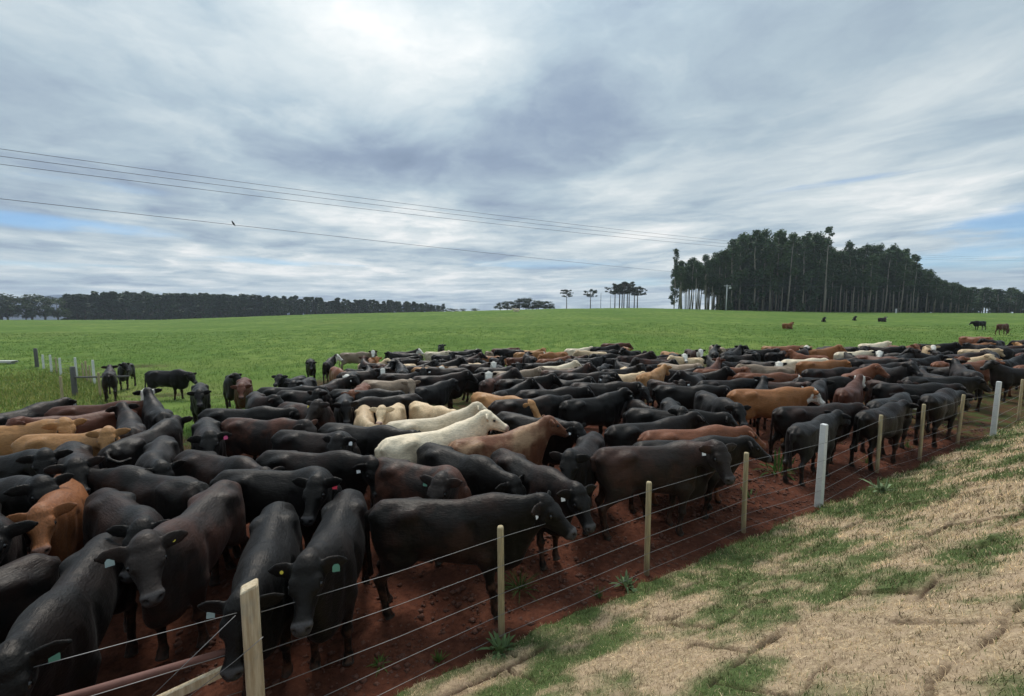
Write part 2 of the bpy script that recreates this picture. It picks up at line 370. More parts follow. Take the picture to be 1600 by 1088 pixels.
def build_grass():
    rng = np.random.default_rng(3)
    # dry and green turf on the bank
    n = 420000
    t = rng.uniform(-2.2, 24, n); s = rng.uniform(.0, 4.0, n); x, y = along(t, s)
    d = np.sqrt(x*x+y*y+4); keep = (rng.random(n) < np.clip(12/d**1.7, .1, 1)) & (y > .9) & (np.abs(x) < 1.35*y+.6)
    t, s = t[keep], s[keep]; x, y, z, r, c, gap, green = bank_height(t, s); d = np.sqrt(x*x+y*y+4)
    ok = (gap < .3) & (rng.random(len(t)) < np.where(green > .5, 1, .85)); x, y, z, green, d, t, s = x[ok], y[ok], z[ok], green[ok], d[ok], t[ok], s[ok]
    g = rng.random(len(x)) < .05+green*.78
    H = np.where(g, rng.uniform(.022, .06, len(x)), rng.uniform(.02, .06, len(x)))*np.clip(d/5, .8, 1.8); Wd = .0042*np.clip(d/4.2, 1, 4)
    lean = np.where(g, 1.0, 2.0)
    v = rng.uniform(.55, 1.25, len(x))[:, None]
    v = v*(.42+1.15*sstep(.25, .75, fbm(t*11, s*11, 36, 3)))[:, None]; v = v*(.8+.4*fbm(t*2.5, s*2.5, 37, 3))[:, None]
    straw = np.array([.62, .47, .29])*v*np.where(rng.random(len(x)) < .3, .7, 1.0)[:, None]; gr = np.array([.14, .185, .07])*v+rng.uniform(0, .03, len(x))[:, None]*np.array([1, .6, .2])
    sel = np.stack([x, y, z-.004], 1)
    o = blades('turf_grass', sel, H, Wd, lean, np.where(g[:, None], gr, straw), rng)
    tag(o, 'short dry straw and green blades covering the turf bank', 'grass', kind='stuff')
    # pasture
    n = 150000
    y = np.exp(rng.uniform(math.log(10.5), math.log(75), n)); u = rng.uniform(-1.35, 1.35, n); x = u*y
    z = terrain(x, y); s = side(x, y)
    inherd = (u > -.62+.0*y) & (y < 24-.1*x) & (y < 30)
    keep = (s < -1.0) & (~inherd | (rng.random(n) < .10)) & (fbm(x*.9, y*.6, 77, 3) > .36)
    mudd = .7*np.exp(-((x+27.5)/4.5)**2-((y-31.5)/2.2)**2)+.5*np.exp(-((x+16.5)/3.5)**2-((y-20.5)/1.6)**2)
    keep &= rng.random(n) > mudd*1.1
    x, y, z = x[keep], y[keep], z[keep]+(fbm(x[keep]*.35, y[keep]*.22, 5, 4)-.5)*.30*sstep(10, 25, y[keep])
    H = rng.uniform(.07, .17, len(x))*np.clip(y/22, .8, 1.15); Wd = .006*np.clip(y/9, 1, 12)
    v = rng.uniform(.6, 1.3, len(x))[:, None]; cl = np.array([.078, .145, .026])*v; yl = rng.random(len(x))[:, None]; cl = cl+np.array([.05, .035, .01])*(yl > .8)
    tag(blades('pasture_grass', np.stack([x, y, z-.01], 1), H, Wd, np.full(len(x), .9), cl, rng), 'lush green pasture grass covering the field', 'grass', kind='stuff')
    # rank yellow-green growth beyond the old fence
    n = 26000
    x = rng.normal(-26.5, 6.5, n); y = rng.normal(22, 5.0, n); left = (x < -15.0-(y-17)*1.12) & (y > 14) & (y < 33)
    x, y = x[left], y[left]; H = rng.uniform(.10, .32, len(x)); v = rng.uniform(.6, 1.3, len(x))[:, None]
    cl = np.where(rng.random(len(x))[:, None] < .4, np.array([.24, .24, .07]), np.array([.13, .19, .045]))*v
    tag(blades('tall_grass', np.stack([x, y, terrain(x, y)-.02], 1), H, np.full(len(x), .028), np.full(len(x), 1.1), cl, rng), 'rank yellow-green grass beyond the old post fence', 'grass', kind='stuff')
build_grass()

def build_clods():
    rng = np.random.default_rng(8); n = 9000
    t = rng.uniform(-3, 17, n); s = -np.abs(rng.normal(0, 1.6, n))-.02; x, y = along(t, s); k = (side(x, y) < .0) & (y > 2.5) & (y < 14); x, y = x[k], y[k]; n = len(x)
    z = terrain(x, y)+(fbm(x*1.6, y*1.6, 3, 5)-.5)*.20*sstep(-.0, -.35, side(x, y)); r = .012+.035*rng.random(n)**3
    o8 = np.array([(1, 0, 0), (0, 1, 0), (-1, 0, 0), (0, -1, 0), (0, 0, .7), (0, 0, -.7)]); f8 = np.array([(0, 1, 4), (1, 2, 4), (2, 3, 4), (3, 0, 4), (1, 0, 5), (2, 1, 5), (3, 2, 5), (0, 3, 5)])
    V = np.stack([x, y, z], 1)[:, None, :]+o8[None]*r[:, None, None]*rng.uniform(.6, 1.4, (n, 6, 1))
    F = (np.arange(n)[:, None, None]*6+f8[None]).reshape(-1, 3); me = mesh_np('soil_clods', V.reshape(-1, 3), F, [plain('clod', (.085, .035, .022), .95, .4, 30)])
    tag(link(bpy.data.objects.new('soil_clods', me)), 'crumbled red soil clods strewn along the fence', 'soil', kind='stuff')
build_clods()

# ---------------------------------------------------------------- the wire fence
def wood(name, a, b_, stain):
    m, N, b = material(name); co = N.new('ShaderNodeTexCoord').outputs['Object']
    gr = N.noise(N.vmath('MULTIPLY', co, (26, 26, 1.6)), 1.6, 6, .65); c = N.mix(N.ramp(gr, .3, .7), a, b_)
    c = N.mix(N.math('MULTIPLY', N.ramp(N.noise(N.vmath('MULTIPLY', co, (3, 3, 1.2)), 2.2, 5, .65), .5, .72), .7), c, stain)
    c = N.mix(N.math('MULTIPLY', N.ramp(N.sep(co)[2], .30, -.02), .6), c, (.12, .055, .035))          # splashed red earth
    N.put(b.inputs['Base Color'], c); b.inputs['Roughness'].default_value = .85; N.put(b.inputs['Normal'], N.bump(gr, .8, .006)); return m
M_WOOD = wood('weathered_wood', (.26, .20, .11), (.44, .36, .21), (.20, .19, .13)); M_WOOD2 = wood('sawn_wood', (.36, .26, .15), (.58, .48, .33), (.30, .28, .23)); M_CONC = plain('pale_concrete', (.62, .62, .60), .85, .2, 14, .004)
M_WIRE = plain('galvanised_wire', (.22, .215, .21), .5, .25, 6, 0, .7); M_RUST = plain('rusty_pipe', (.13, .055, .04), .7, .35, 10, .003); M_GREYW = plain('grey_post', (.10, .095, .09), .85, .3, 8, .004)
def round_post(h, r):
    mb = MB(); n = 10; rings = [(-.3, r), (.1, r), (h*.5, r*.96), (h-.02, r*.95), (h, r*.8)]
    V = [(math.cos(2*math.pi*k/n)*q*(1+.05*math.sin(3*k)), math.sin(2*math.pi*k/n)*q, z) for z, q in rings for k in range(n)]
    F = [(i*n+k, i*n+(k+1) % n, (i+1)*n+(k+1) % n, (i+1)*n+k) for i in range(len(rings)-1) for k in range(n)]+[tuple((len(rings)-1)*n+k for k in range(n))]
    return mb.add(V, F)
def square_post(h, w, top=.86, slant=0.0):
    mb = MB(); rings = [(-.3, w/2, 0), (h*.5, w/2*(1+top)/2, 0), (h-.012, w/2*top, slant), (h, w/2*top-.008, slant)]; c = .16
    V, nn = [], 8
    for z, q, sl in rings:
        for sx, sy in ((1, 1-c), (1-c, 1), (-1+c, 1), (-1, 1-c), (-1, -1+c), (-1+c, -1), (1-c, -1), (1, -1+c)): V.append((sx*q, sy*q, z+sl*sx*.5))
    F = [(i*nn+k, i*nn+(k+1) % nn, (i+1)*nn+(k+1) % nn, (i+1)*nn+k) for i in range(3) for k in range(nn)]+[tuple(24+k for k in range(nn))]
    return mb.add(V, F)
def build_fence():
    root = tag(empty('wire_fence', (FP[0], FP[1], 0)), 'five-wire fence of thin wooden and white concrete posts along the turf bank', 'fence')
    o0 = Vector(root.location)
    posts = [('c', -1.89, 2.95, 1.45), ('w', -.11, 4.26, 1.25), ('w', 1.76, 5.38, 1.27), ('w', 3.59, 6.45, 1.28), ('s', 5.35, 7.29, 1.48), ('w', 7.71, 8.9, 1.25), ('w', 9.33, 9.67, 1.31), ('w', 11.44, 10.89, 1.30), ('s', 13.01, 11.49, 1.49), ('w', 15.71, 13.23, 1.31),
             ('w', 17.7, 14.35, 1.28), ('s', 19.7, 15.4, 1.48), ('w', 21.8, 16.6, 1.28)]
    tilt = [(0, 0), (0, .02), (0, -.01), (.01, 0), (-.01, -.02), (0, -.01), (.01, 0), (0, -.02), (0, -.02), (0, 0), (0, 0), (0, 0), (0, 0)]
    rw = round_post(1.25, .036).mesh('post', M_WOOD, True); sw = square_post(1.48, .105).mesh('concrete_post', M_CONC)
    for (k, x, y, h), (tx, ty) in zip(posts, tilt):
        if k == 'c':
            me = square_post(h, .112, .99, .03).mesh('corner_post', M_WOOD2); o = link(bpy.data.objects.new('corner_post', me), root); o['label'] = 'thick square sawn timber corner post'; o.rotation_euler = (.0, .0, .50)
        elif k == 's':
            o = link(bpy.data.objects.new('concrete_post', sw), root); o.scale = (1, 1, h/1.48); o['label'] = 'white square concrete post'; o.rotation_euler = (tx, ty*-1, .5)
        else:
            o = link(bpy.data.objects.new('post', rw), root); o.scale = (1, 1, h/1.25); o.rotation_euler = (tx, ty, random.uniform(0, 6))
        o.location = Vector((x, y, tz(x, y)-.01))-o0
    P = [Vector((x, y, tz(x, y))) for _, x, y, _ in posts]
    nrm = Vector((FD[1], -FD[0], 0))
    for hi, h in enumerate((1.16, .85, .55, .32, .09)):
        pts = []
        for i in range(len(P)):
            off = nrm*(.04 if i else .0)
            pts.append(P[i]+Vector((0, 0, h+(.05 if i == 0 else 0)*(h > .5)))+off)
            if i < len(P)-1:
                m = (P[i]+P[i+1])*.5; pts.append(m+Vector((0, 0, h-.008-.006*random.random()))+off)
        MB().tube([p-o0 for p in pts], .0029, 5).build('wire', M_WIRE, root, True)
    # the far side of the corner post: wires running out of the frame, brace rails and twisted stays
    rel = lambda *p: Vector(p)-o0
    for a, b in (((-1.972, 2.921, 1.309), (-4.2, 2.126, 1.13)), ((-1.979, 2.918, 1.014), (-4.2, 2.126, .80)), ((-1.97, 2.92, .70), (-4.2, 2.126, .5)), ((-1.97, 2.92, .40), (-4.2, 2.126, .3))):
        MB().tube([rel(*a), rel(*b)], .0029, 5).build('wire', M_WIRE, root, True)
    d = Vector((-.942, -.336, 0)); back = Vector((-.336, .942, 0))*.05
    MB().tube([rel(-1.95, 2.93, 1.0)+back, rel(-4.2, 2.126, .83)+back], .030, 10).build('pipe_rail', M_RUST, root, True)['label'] = 'rusty brown pipe rail'
    r = MB(); a, b = rel(-1.93, 2.94, .93), rel(-3.7, 2.30, .42); ax = (b-a).normalized(); sd = Vector((0, 0, 1)).cross(ax).normalized(); up = ax.cross(sd)
    V = [q+sd*u*.022+up*v*.03 for q in (a, b) for u, v in ((1, 1), (-1, 1), (-1, -1), (1, -1))]
    r.add(V, [(0, 1, 5, 4), (1, 2, 6, 5), (2, 3, 7, 6), (3, 0, 4, 7), (3, 2, 1, 0), (4, 5, 6, 7)]).build('brace_rail', M_WOOD2, root)['label'] = 'sawn timber brace rail'
    front = Vector((.336, -.942, 0))*.095
    MB().tube([rel(-1.98, 2.918, 1.292), rel(-2.498, 2.733, .808), rel(-3.1, 2.52, .25)], .0028, 5).build('stay_wire', M_WIRE, root, True)
    MB().tube([rel(-1.80, 2.97, 1.158)+front, rel(-1.967, 2.915, 1.026)+front, rel(-2.293, 2.806, .771)+front*.4, rel(-2.9, 2.59, .3)], .0028, 5).build('stay_wire', M_WIRE, root, True)
    x, y = -4.2, 2.126
    o = link(bpy.data.objects.new('post', rw), root); o.location = Vector((x, y, tz(x, y)))-o0
build_fence()

def build_old_fence():
    root = tag(empty('old_fence', (-26, 25, tz(-26, 25))), 'old fence of white and dark posts at the far end of the grass gap', 'fence'); o0 = Vector(root.location)
    w = square_post(1.1, .10).mesh('white_post', M_CONC); g = round_post(1.4, .11).mesh('dark_post', M_GREYW, True); t = round_post(1.2, .05).mesh('post', M_WOOD, True)
    pts = []
    for me, nm, x, y, h in ((g, 'dark_post', -33.8, 30.7, 1.0), (w, 'white_post', -32.9, 30.3, .9), (w, 'white_post', -31.2, 29.2, 1.0), (w, 'white_post', -28.8, 27.5, 1.0), (w, 'white_post', -26.6, 26.3, 1.15), (t, 'post', -24.9, 25.2, 1.0), (w, 'white_post', -23.5, 24.2, 1.25), (g, 'dark_post', -21.1, 20.7, 1.0), (t, 'post', -19.0, 18.1, 1.0), (t, 'post', -19.4, 20.2, .95)):
        o = link(bpy.data.objects.new(nm, me), root); o.location = Vector((x, y, tz(x, y)))-o0; o.scale = (1, 1, h)
        if nm == 'white_post': pts.append(Vector((x, y, tz(x, y))))
    for h in (.95, .7, .45, .2): MB().tube([p+Vector((0, 0, h))-o0 for p in pts], .006, 4).build('wire', M_WIRE, root, True)
    z = tz(-21.1, 20.7)
    MB().tube([Vector((-21.1, 20.7, z+.88))-o0, Vector((-18.6, 20.9, z+.90))-o0], .045, 8).build('rail', M_GREYW, root, True)
    for a in ((-24.1, 24.6), (-25.6, 25.7), (-30, 28.4)):
        o = link(bpy.data.objects.new('post', t), root); o.location = Vector((*a, tz(*a)))-o0; o.scale = (.8, .8, .85)
    tr = tag(empty('feed_trough', (-38.2, 32.2, tz(-38.2, 32.2))), 'long pale concrete trough in the grass at the frame edge', 'trough')
    MT = plain('trough_concrete', (.42, .42, .38), .9, .2, 8); m = MB(); m.box((0, 0, .30), (2.2, .5, .05)); m.box((0, -.23, .23), (2.2, .05, .09)); m.box((0, .23, .23), (2.2, .05, .09)); m.build('trough_top', MT, tr)
    for sx in (-.85, .85): MB().box((sx, 0, .04), (.16, .4, .30)).build('leg', MT, tr)
build_old_fence()

# ---------------------------------------------------------------- trees
def leaf_material():
    m, N, b = material('leaf'); a = N.attr('tint').outputs['Color']; r = N.new('ShaderNodeObjectInfo').outputs['Random']
    c = N.mix(1.0, a, N.mix(r, (.72, .80, .85), (1.2, 1.15, 1.0)), 'MULTIPLY')
    N.put(b.inputs['Base Color'], c); b.inputs['Roughness'].default_value = .55; b.inputs['Specular IOR Level'].default_value = .35
    t = N.new('ShaderNodeBsdfTranslucent'); N.put(t.inputs[0], c); mx = N.new('ShaderNodeMixShader'); mx.inputs[0].default_value = .25
    N.l.new(b.outputs[0], mx.inputs[1]); N.l.new(t.outputs[0], mx.inputs[2]); N.l.new(mx.outputs[0], m.node_tree.nodes['Material Output'].inputs[0]); return m
M_LEAF = leaf_material(); M_BARK = plain('pale_bark', (.30, .26, .215), .85, .3, 2, .01); M_BARK2 = plain('dark_bark', (.10, .08, .065), .9, .3, 2, .01)
def leaf_cloud(rng, centers, radii, n_each, size, col, flat=1.0):
    P, S = [], []
    for c, r in zip(centers, radii):
        k = int(n_each*(r/np.mean(radii))**2); q = rng.normal(0, 1, (k, 3)); q /= np.linalg.norm(q, axis=1)[:, None]; q *= (rng.random(k)**.45)[:, None]*r; q[:, 2] *= flat; P.append(q+c)
    P = np.concatenate(P); n = len(P)
    a = rng.normal(0, 1, (n, 3)); a /= np.linalg.norm(a, axis=1)[:, None]; b = rng.normal(0, 1, (n, 3)); b -= a*(a*b).sum(1)[:, None]; b /= np.linalg.norm(b, axis=1)[:, None]
    s = size*rng.uniform(.5, 1.2, n)[:, None]
    V = np.stack([P-a*s*.5, P+a*s*.5+b*s*.12, P+b*s*.75], 1).reshape(-1, 3); F = np.arange(n*3).reshape(-1, 3)
    me = mesh_np('crown', V, F, [M_LEAF]); t = np.array(col)*rng.uniform(.5, 1.6, n)[:, None]; t[:, 0] *= rng.uniform(.85, 1.25, n); col_attr(me, 'tint', np.repeat(t, 3, 0)); return me
def euc(seed, base=.36, wid=.12, n=20, each=130, size=.66, H=30.0, col=(.040, .078, .026), sparse=False):
    rng = np.random.default_rng(seed); R = random.Random(seed)
    lean = [(0, 0), (R.uniform(-.3, .3), R.uniform(-.3, .3)), (R.uniform(-.6, .6), R.uniform(-.6, .6)), (R.uniform(-.7, .7), R.uniform(-.7, .7))]
    t = MB(); pts = [(lean[i][0], lean[i][1], H*z) for i, z in enumerate((-.02, .35, .7, .96))]; t.tube(pts, [.26, .2, .13, .04], 6)
    cs, rs = [], []
    for i in range(n):
        f = base+(1-base)*(i+R.random()*.8)/n; q_ = (f-base)/(1-base); prof = 1.25*(q_+.12)**.35*(1-q_*.97)**.75
        rr = wid*H*prof; a = R.uniform(0, 6.283); d = rr*R.uniform(.35, 1.0)
        c = (math.cos(a)*d, math.sin(a)*d, H*f*(.985)); cs.append(c); rs.append(R.uniform(.8, 1.5)*(H/30)*(.8 if sparse else 1.25))
        if i % 2 == 0 or sparse: t.tube([(pts[2][0]*min(1, f/.7), pts[2][1]*min(1, f/.7), H*f-d*.9), c], [.07, .02], 4)
    cs.append((pts[3][0], pts[3][1], H*.965)); rs.append(1.0)
    return t.mesh('trunk', M_BARK if H > 25 else M_BARK2, True), leaf_cloud(rng, np.array(cs), np.array(rs), each, size, col, 1.15), H
def broad(seed, H=12.0, spread=.36, base=.22, n=22, each=90, size=.7, col=(.035, .058, .024)):
    rng = np.random.default_rng(seed); R = random.Random(seed); t = MB(); t.tube([(0, 0, -.3), (R.uniform(-.2, .2), 0, H*.3), (0, R.uniform(-.3, .3), H*.7)], [.3, .22, .08], 6)
    cs, rs = [], []
    for i in range(n):
        a = R.uniform(0, 6.283); f = R.random(); d = spread*H*math.sqrt(R.random())*math.sin(math.pi*(.22+.68*f))**.8
        c = (math.cos(a)*d, math.sin(a)*d, H*(base+(.93-base)*f)); cs.append(c); rs.append(H*R.uniform(.09, .15))
        if i % 3 == 0: t.tube([(0, 0, H*.35), c], [.1, .02], 4)
    return t.mesh('trunk', M_BARK2, True), leaf_cloud(rng, np.array(cs), np.array(rs), each, size, col), H
def araucaria(seed, H=16.0, top=.30, n=26):
    rng = np.random.default_rng(seed); R = random.Random(seed); t = MB(); t.tube([(0, 0, -.3), (.05, 0, H*.5), (0, .05, H*.95)], [.32, .26, .1], 7)
    cs, rs = [], []
    for i in range(n):
        tier = R.choice([.62, .70, .78, .85, .90]); a = R.uniform(0, 6.283); L = H*top*(1.25-abs(tier-.80)*1.6)*R.uniform(.6, 1.0); z0 = H*tier
        tip = (math.cos(a)*L, math.sin(a)*L, z0+H*.05); t.tube([(0, 0, z0-.3), (math.cos(a)*L*.6, math.sin(a)*L*.6, z0-.1), tip], [.09, .06, .03], 4)
        cs.append(tip); rs.append(R.uniform(.55, .95)*H/16)
        if R.random() < .6: cs.append((tip[0]*.6, tip[1]*.6, z0+H*.03)); rs.append(R.uniform(.4, .7)*H/16)
    for i in range(5): cs.append((R.uniform(-1.2, 1.2), R.uniform(-1.2, 1.2), H*R.uniform(.92, .99))); rs.append(.9*H/16)
    return t.mesh('trunk', M_BARK2, True), leaf_cloud(rng, np.array(cs), np.array(rs), 70, .5, (.030, .046, .024), .7), H
def plant_tree(proto, name, x, y, h, label, cat='tree', group=None, wide=1.0):
    tm, cm, H = proto; z = tz(x, y); o = empty(name, (x, y, z)); k = h/H; w = k**.5*wide if h < H else k*wide
    o.scale = (w, w, k); o.rotation_euler = (0, 0, random.uniform(0, 6.283)); tag(o, label, cat, group)
    link(bpy.data.objects.new('trunk', tm), o); link(bpy.data.objects.new('crown', cm), o); return o
EU = [euc(11), euc(12, .30, .13), euc(13, .42, .11), euc(14, .34, .125), euc(15, .5, .12), euc(16, .25, .13)]
EU_LOW = [euc(17, .0, .13, 24, 120, .8), euc(18, .02, .14, 24, 120, .8)]
EU_THIN = euc(21, .62, .085, 11, 60, .7, sparse=True); EU_COL = euc(22, .08, .085, 40, 60, .7, sparse=True)
BR_ = [broad(31), broad(32, spread=.42), broad(33, base=.12)]; AR = [araucaria(41), araucaria(42, top=.26), araucaria(43, top=.34)]
FAR_EU = [euc(51, .03, .19, 24, 90, 1.0, 20.0, (.034, .064, .026)), euc(52, .06, .17, 24, 90, 1.0, 20.0, (.032, .060, .026)), euc(53, .02, .19, 24, 90, 1.0, 20.0, (.036, .064, .026))]

def build_trees():
    R = random.Random(5)
    # the grove on the hill: height of its skyline (metres above the eye at 175 m) along x
    sky = [(1058, 405), (1090, 404), (1105, 402), (1120, 386), (1150, 372), (1180, 366), (1215, 368), (1262, 364), (1300, 384), (1325, 384), (1350, 390), (1375, 381), (1400, 388), (1416, 398), (1432, 414), (1455, 430), (1480, 442), (1500, 450)]
    gx = [(p-800)/680*175 for p, _ in sky]; gz = [(478-t)/680*175 for _, t in sky]
    for row in range(6):
        y = 173+row*8.0; x = gx[0]+R.uniform(0, 2)
        while x < gx[-1]*1.02:
            yy = y+R.uniform(-2.5, 2.5); f = yy/175
            top = EYE+np.interp(x, gx, gz)*(1.0-.012*row)*R.choice([1.04, 1.0, .94, .88, .82])
            xx = x*f; h = top*f-tz(xx, yy) if row < 2 else top-tz(xx, yy)+1.0
            p = R.choice(EU[2:5] if x > gx[8] else EU)
            if row > 1 and x > gx[3]: p = R.choice(EU_LOW)
            elif gx[3] < x < gx[8] and R.random() < .55: p = R.choice(EU_LOW[:1]+EU[5:])
            if x < gx[2]: p = EU[4]
            plant_tree(p, 'eucalyptus_tree', xx, yy, h, 'tall pale-trunked eucalyptus in the dense grove on the hill', group='eucalyptus grove on the hill', wide=1.12)
            x += R.uniform(2.3, 3.9)*(1.25 if row > 3 else 1)
    def at(px, top, Y): return (px-800)/680*Y, Y, EYE+(478-top)/680*Y
    for px, top, Y, pr, lab in ((1052, 391, 172, EU_COL, 'slender leaf-clad eucalyptus at the open end of the grove'), (1285, 357, 170, EU_THIN, 'tallest eucalyptus, open crown above the grove'), (1424, 401, 172, EU_THIN, 'open-crowned eucalyptus at the lower shoulder of the grove')):
        x, y, t = at(px, top, Y); plant_tree(pr, 'eucalyptus_tree', x, y, t-tz(x, y), lab, group='eucalyptus grove on the hill')
    for i in range(46):                                             # where the grove tapers off
        px = 1462+4.4*i+R.uniform(-3, 3); Y = R.uniform(192, 225); x, y, t = at(px, np.interp(px, [1470, 1500, 1560, 1660], [442, 449, 452, 460])+R.gauss(0, 3), Y); plant_tree(R.choice(EU_LOW+EU[5:]), 'grove_edge_tree', x, y, t-tz(x, y)+R.uniform(-1, .5), 'lower dark tree where the hill grove tapers off', group='trees tapering off the grove', wide=1.5)
    # the belt along the horizon
    for i in range(170):
        px = 105+590*(i+R.random())/170; row = R.choice((0, 1, 2)); Y = 285+(px-100)*.16+row*12
        top = np.interp(px, [100, 150, 300, 450, 560, 640, 690], [463, 459, 461, 465, 470, 473, 477])+R.choice((-2, -1, 0, 1, 2, 4))+R.uniform(-1, 1)
        x, y, t = at(px, top, Y); plant_tree(R.choice(FAR_EU), 'windbreak_tree', x, y, t-tz(x, y), 'dark tree in the long windbreak along the horizon', group='windbreak along the horizon', wide=1.55)
    for px, top, lab, w in ((-30, 462, 'dark round tree at the frame edge beside a gap in the windbreak', 1.6), (4, 460, 'rounded dark tree closing the windbreak at the frame edge', 1.8), (14, 464, 'lower round tree next to the gap in the windbreak', 1.4), (52, 461, 'broad tree standing right of the gap in the windbreak', 1.4), (72, 463, 'second broad tree right of the gap in the windbreak', 1.4), (92, 466, 'third broad tree right of the gap in the windbreak', 1.3), (42, 477, 'low bush in the gap of the windbreak', 1.3)):
        x, y, t = at(px, top, 268); plant_tree(R.choice(BR_), 'broad_tree', x, y, t-tz(x, y), lab, group='broad trees at the end of the windbreak', wide=w)
    for px, top, od in ((702, 482, 'first'), (712, 484, 'second'), (724, 483, 'third'), (742, 485, 'last')):
        x, y, t = at(px, top, 330); plant_tree(R.choice(BR_), 'far_bush', x, y, max(2.5, t-tz(x, y)), od+' small far bush past the thin end of the windbreak', group='far bushes', wide=1.6)
    for i, (px, top) in enumerate(((782, 473), (793, 471), (803, 473), (812, 467), (822, 466), (832, 469), (841, 470), (850, 471), (859, 471))):
        x, y, t = at(px, top, 240); plant_tree(BR_[i % 3], 'ridge_tree', x, y, t-tz(x, y), ('first', 'second', 'third', 'fourth', 'fifth', 'sixth', 'seventh', 'eighth', 'ninth')[i]+' tree from the low end of the dark copse on the ridge', group='copse on the ridge', wide=1.25)
    for px, top, k, lab in ((885, 453, 1, 'lone araucaria pine with ragged flat top, farthest from the grove'), (922, 453, 0, 'lone araucaria pine with drooping tufts beside the bare pole')):
        x, y, t = at(px, top, 235); plant_tree(AR[k], 'araucaria_tree', x, y, t-tz(x, y), lab, group='araucarias on the ridge', wide=.95)
    for i, (px, top, dy) in enumerate(((960, 447, 0), (967, 444, 5), (974, 441, 0), (982, 446, 6), (990, 450, 0), (995, 449, 7), (971, 446, 11), (979, 444, 12))):
        x, y, t = at(px, top, 235+dy); plant_tree(AR[i % 3], 'araucaria_tree', x, y, t-tz(x, y), ('first', 'second', 'third', 'fourth', 'fifth', 'sixth', 'seventh', 'eighth')[(0, 1, 3, 5, 6, 7, 2, 4)[i]]+' araucaria from the open side of the tight clump on the ridge', group='clump of araucarias on the ridge', wide=1.1)
build_trees()

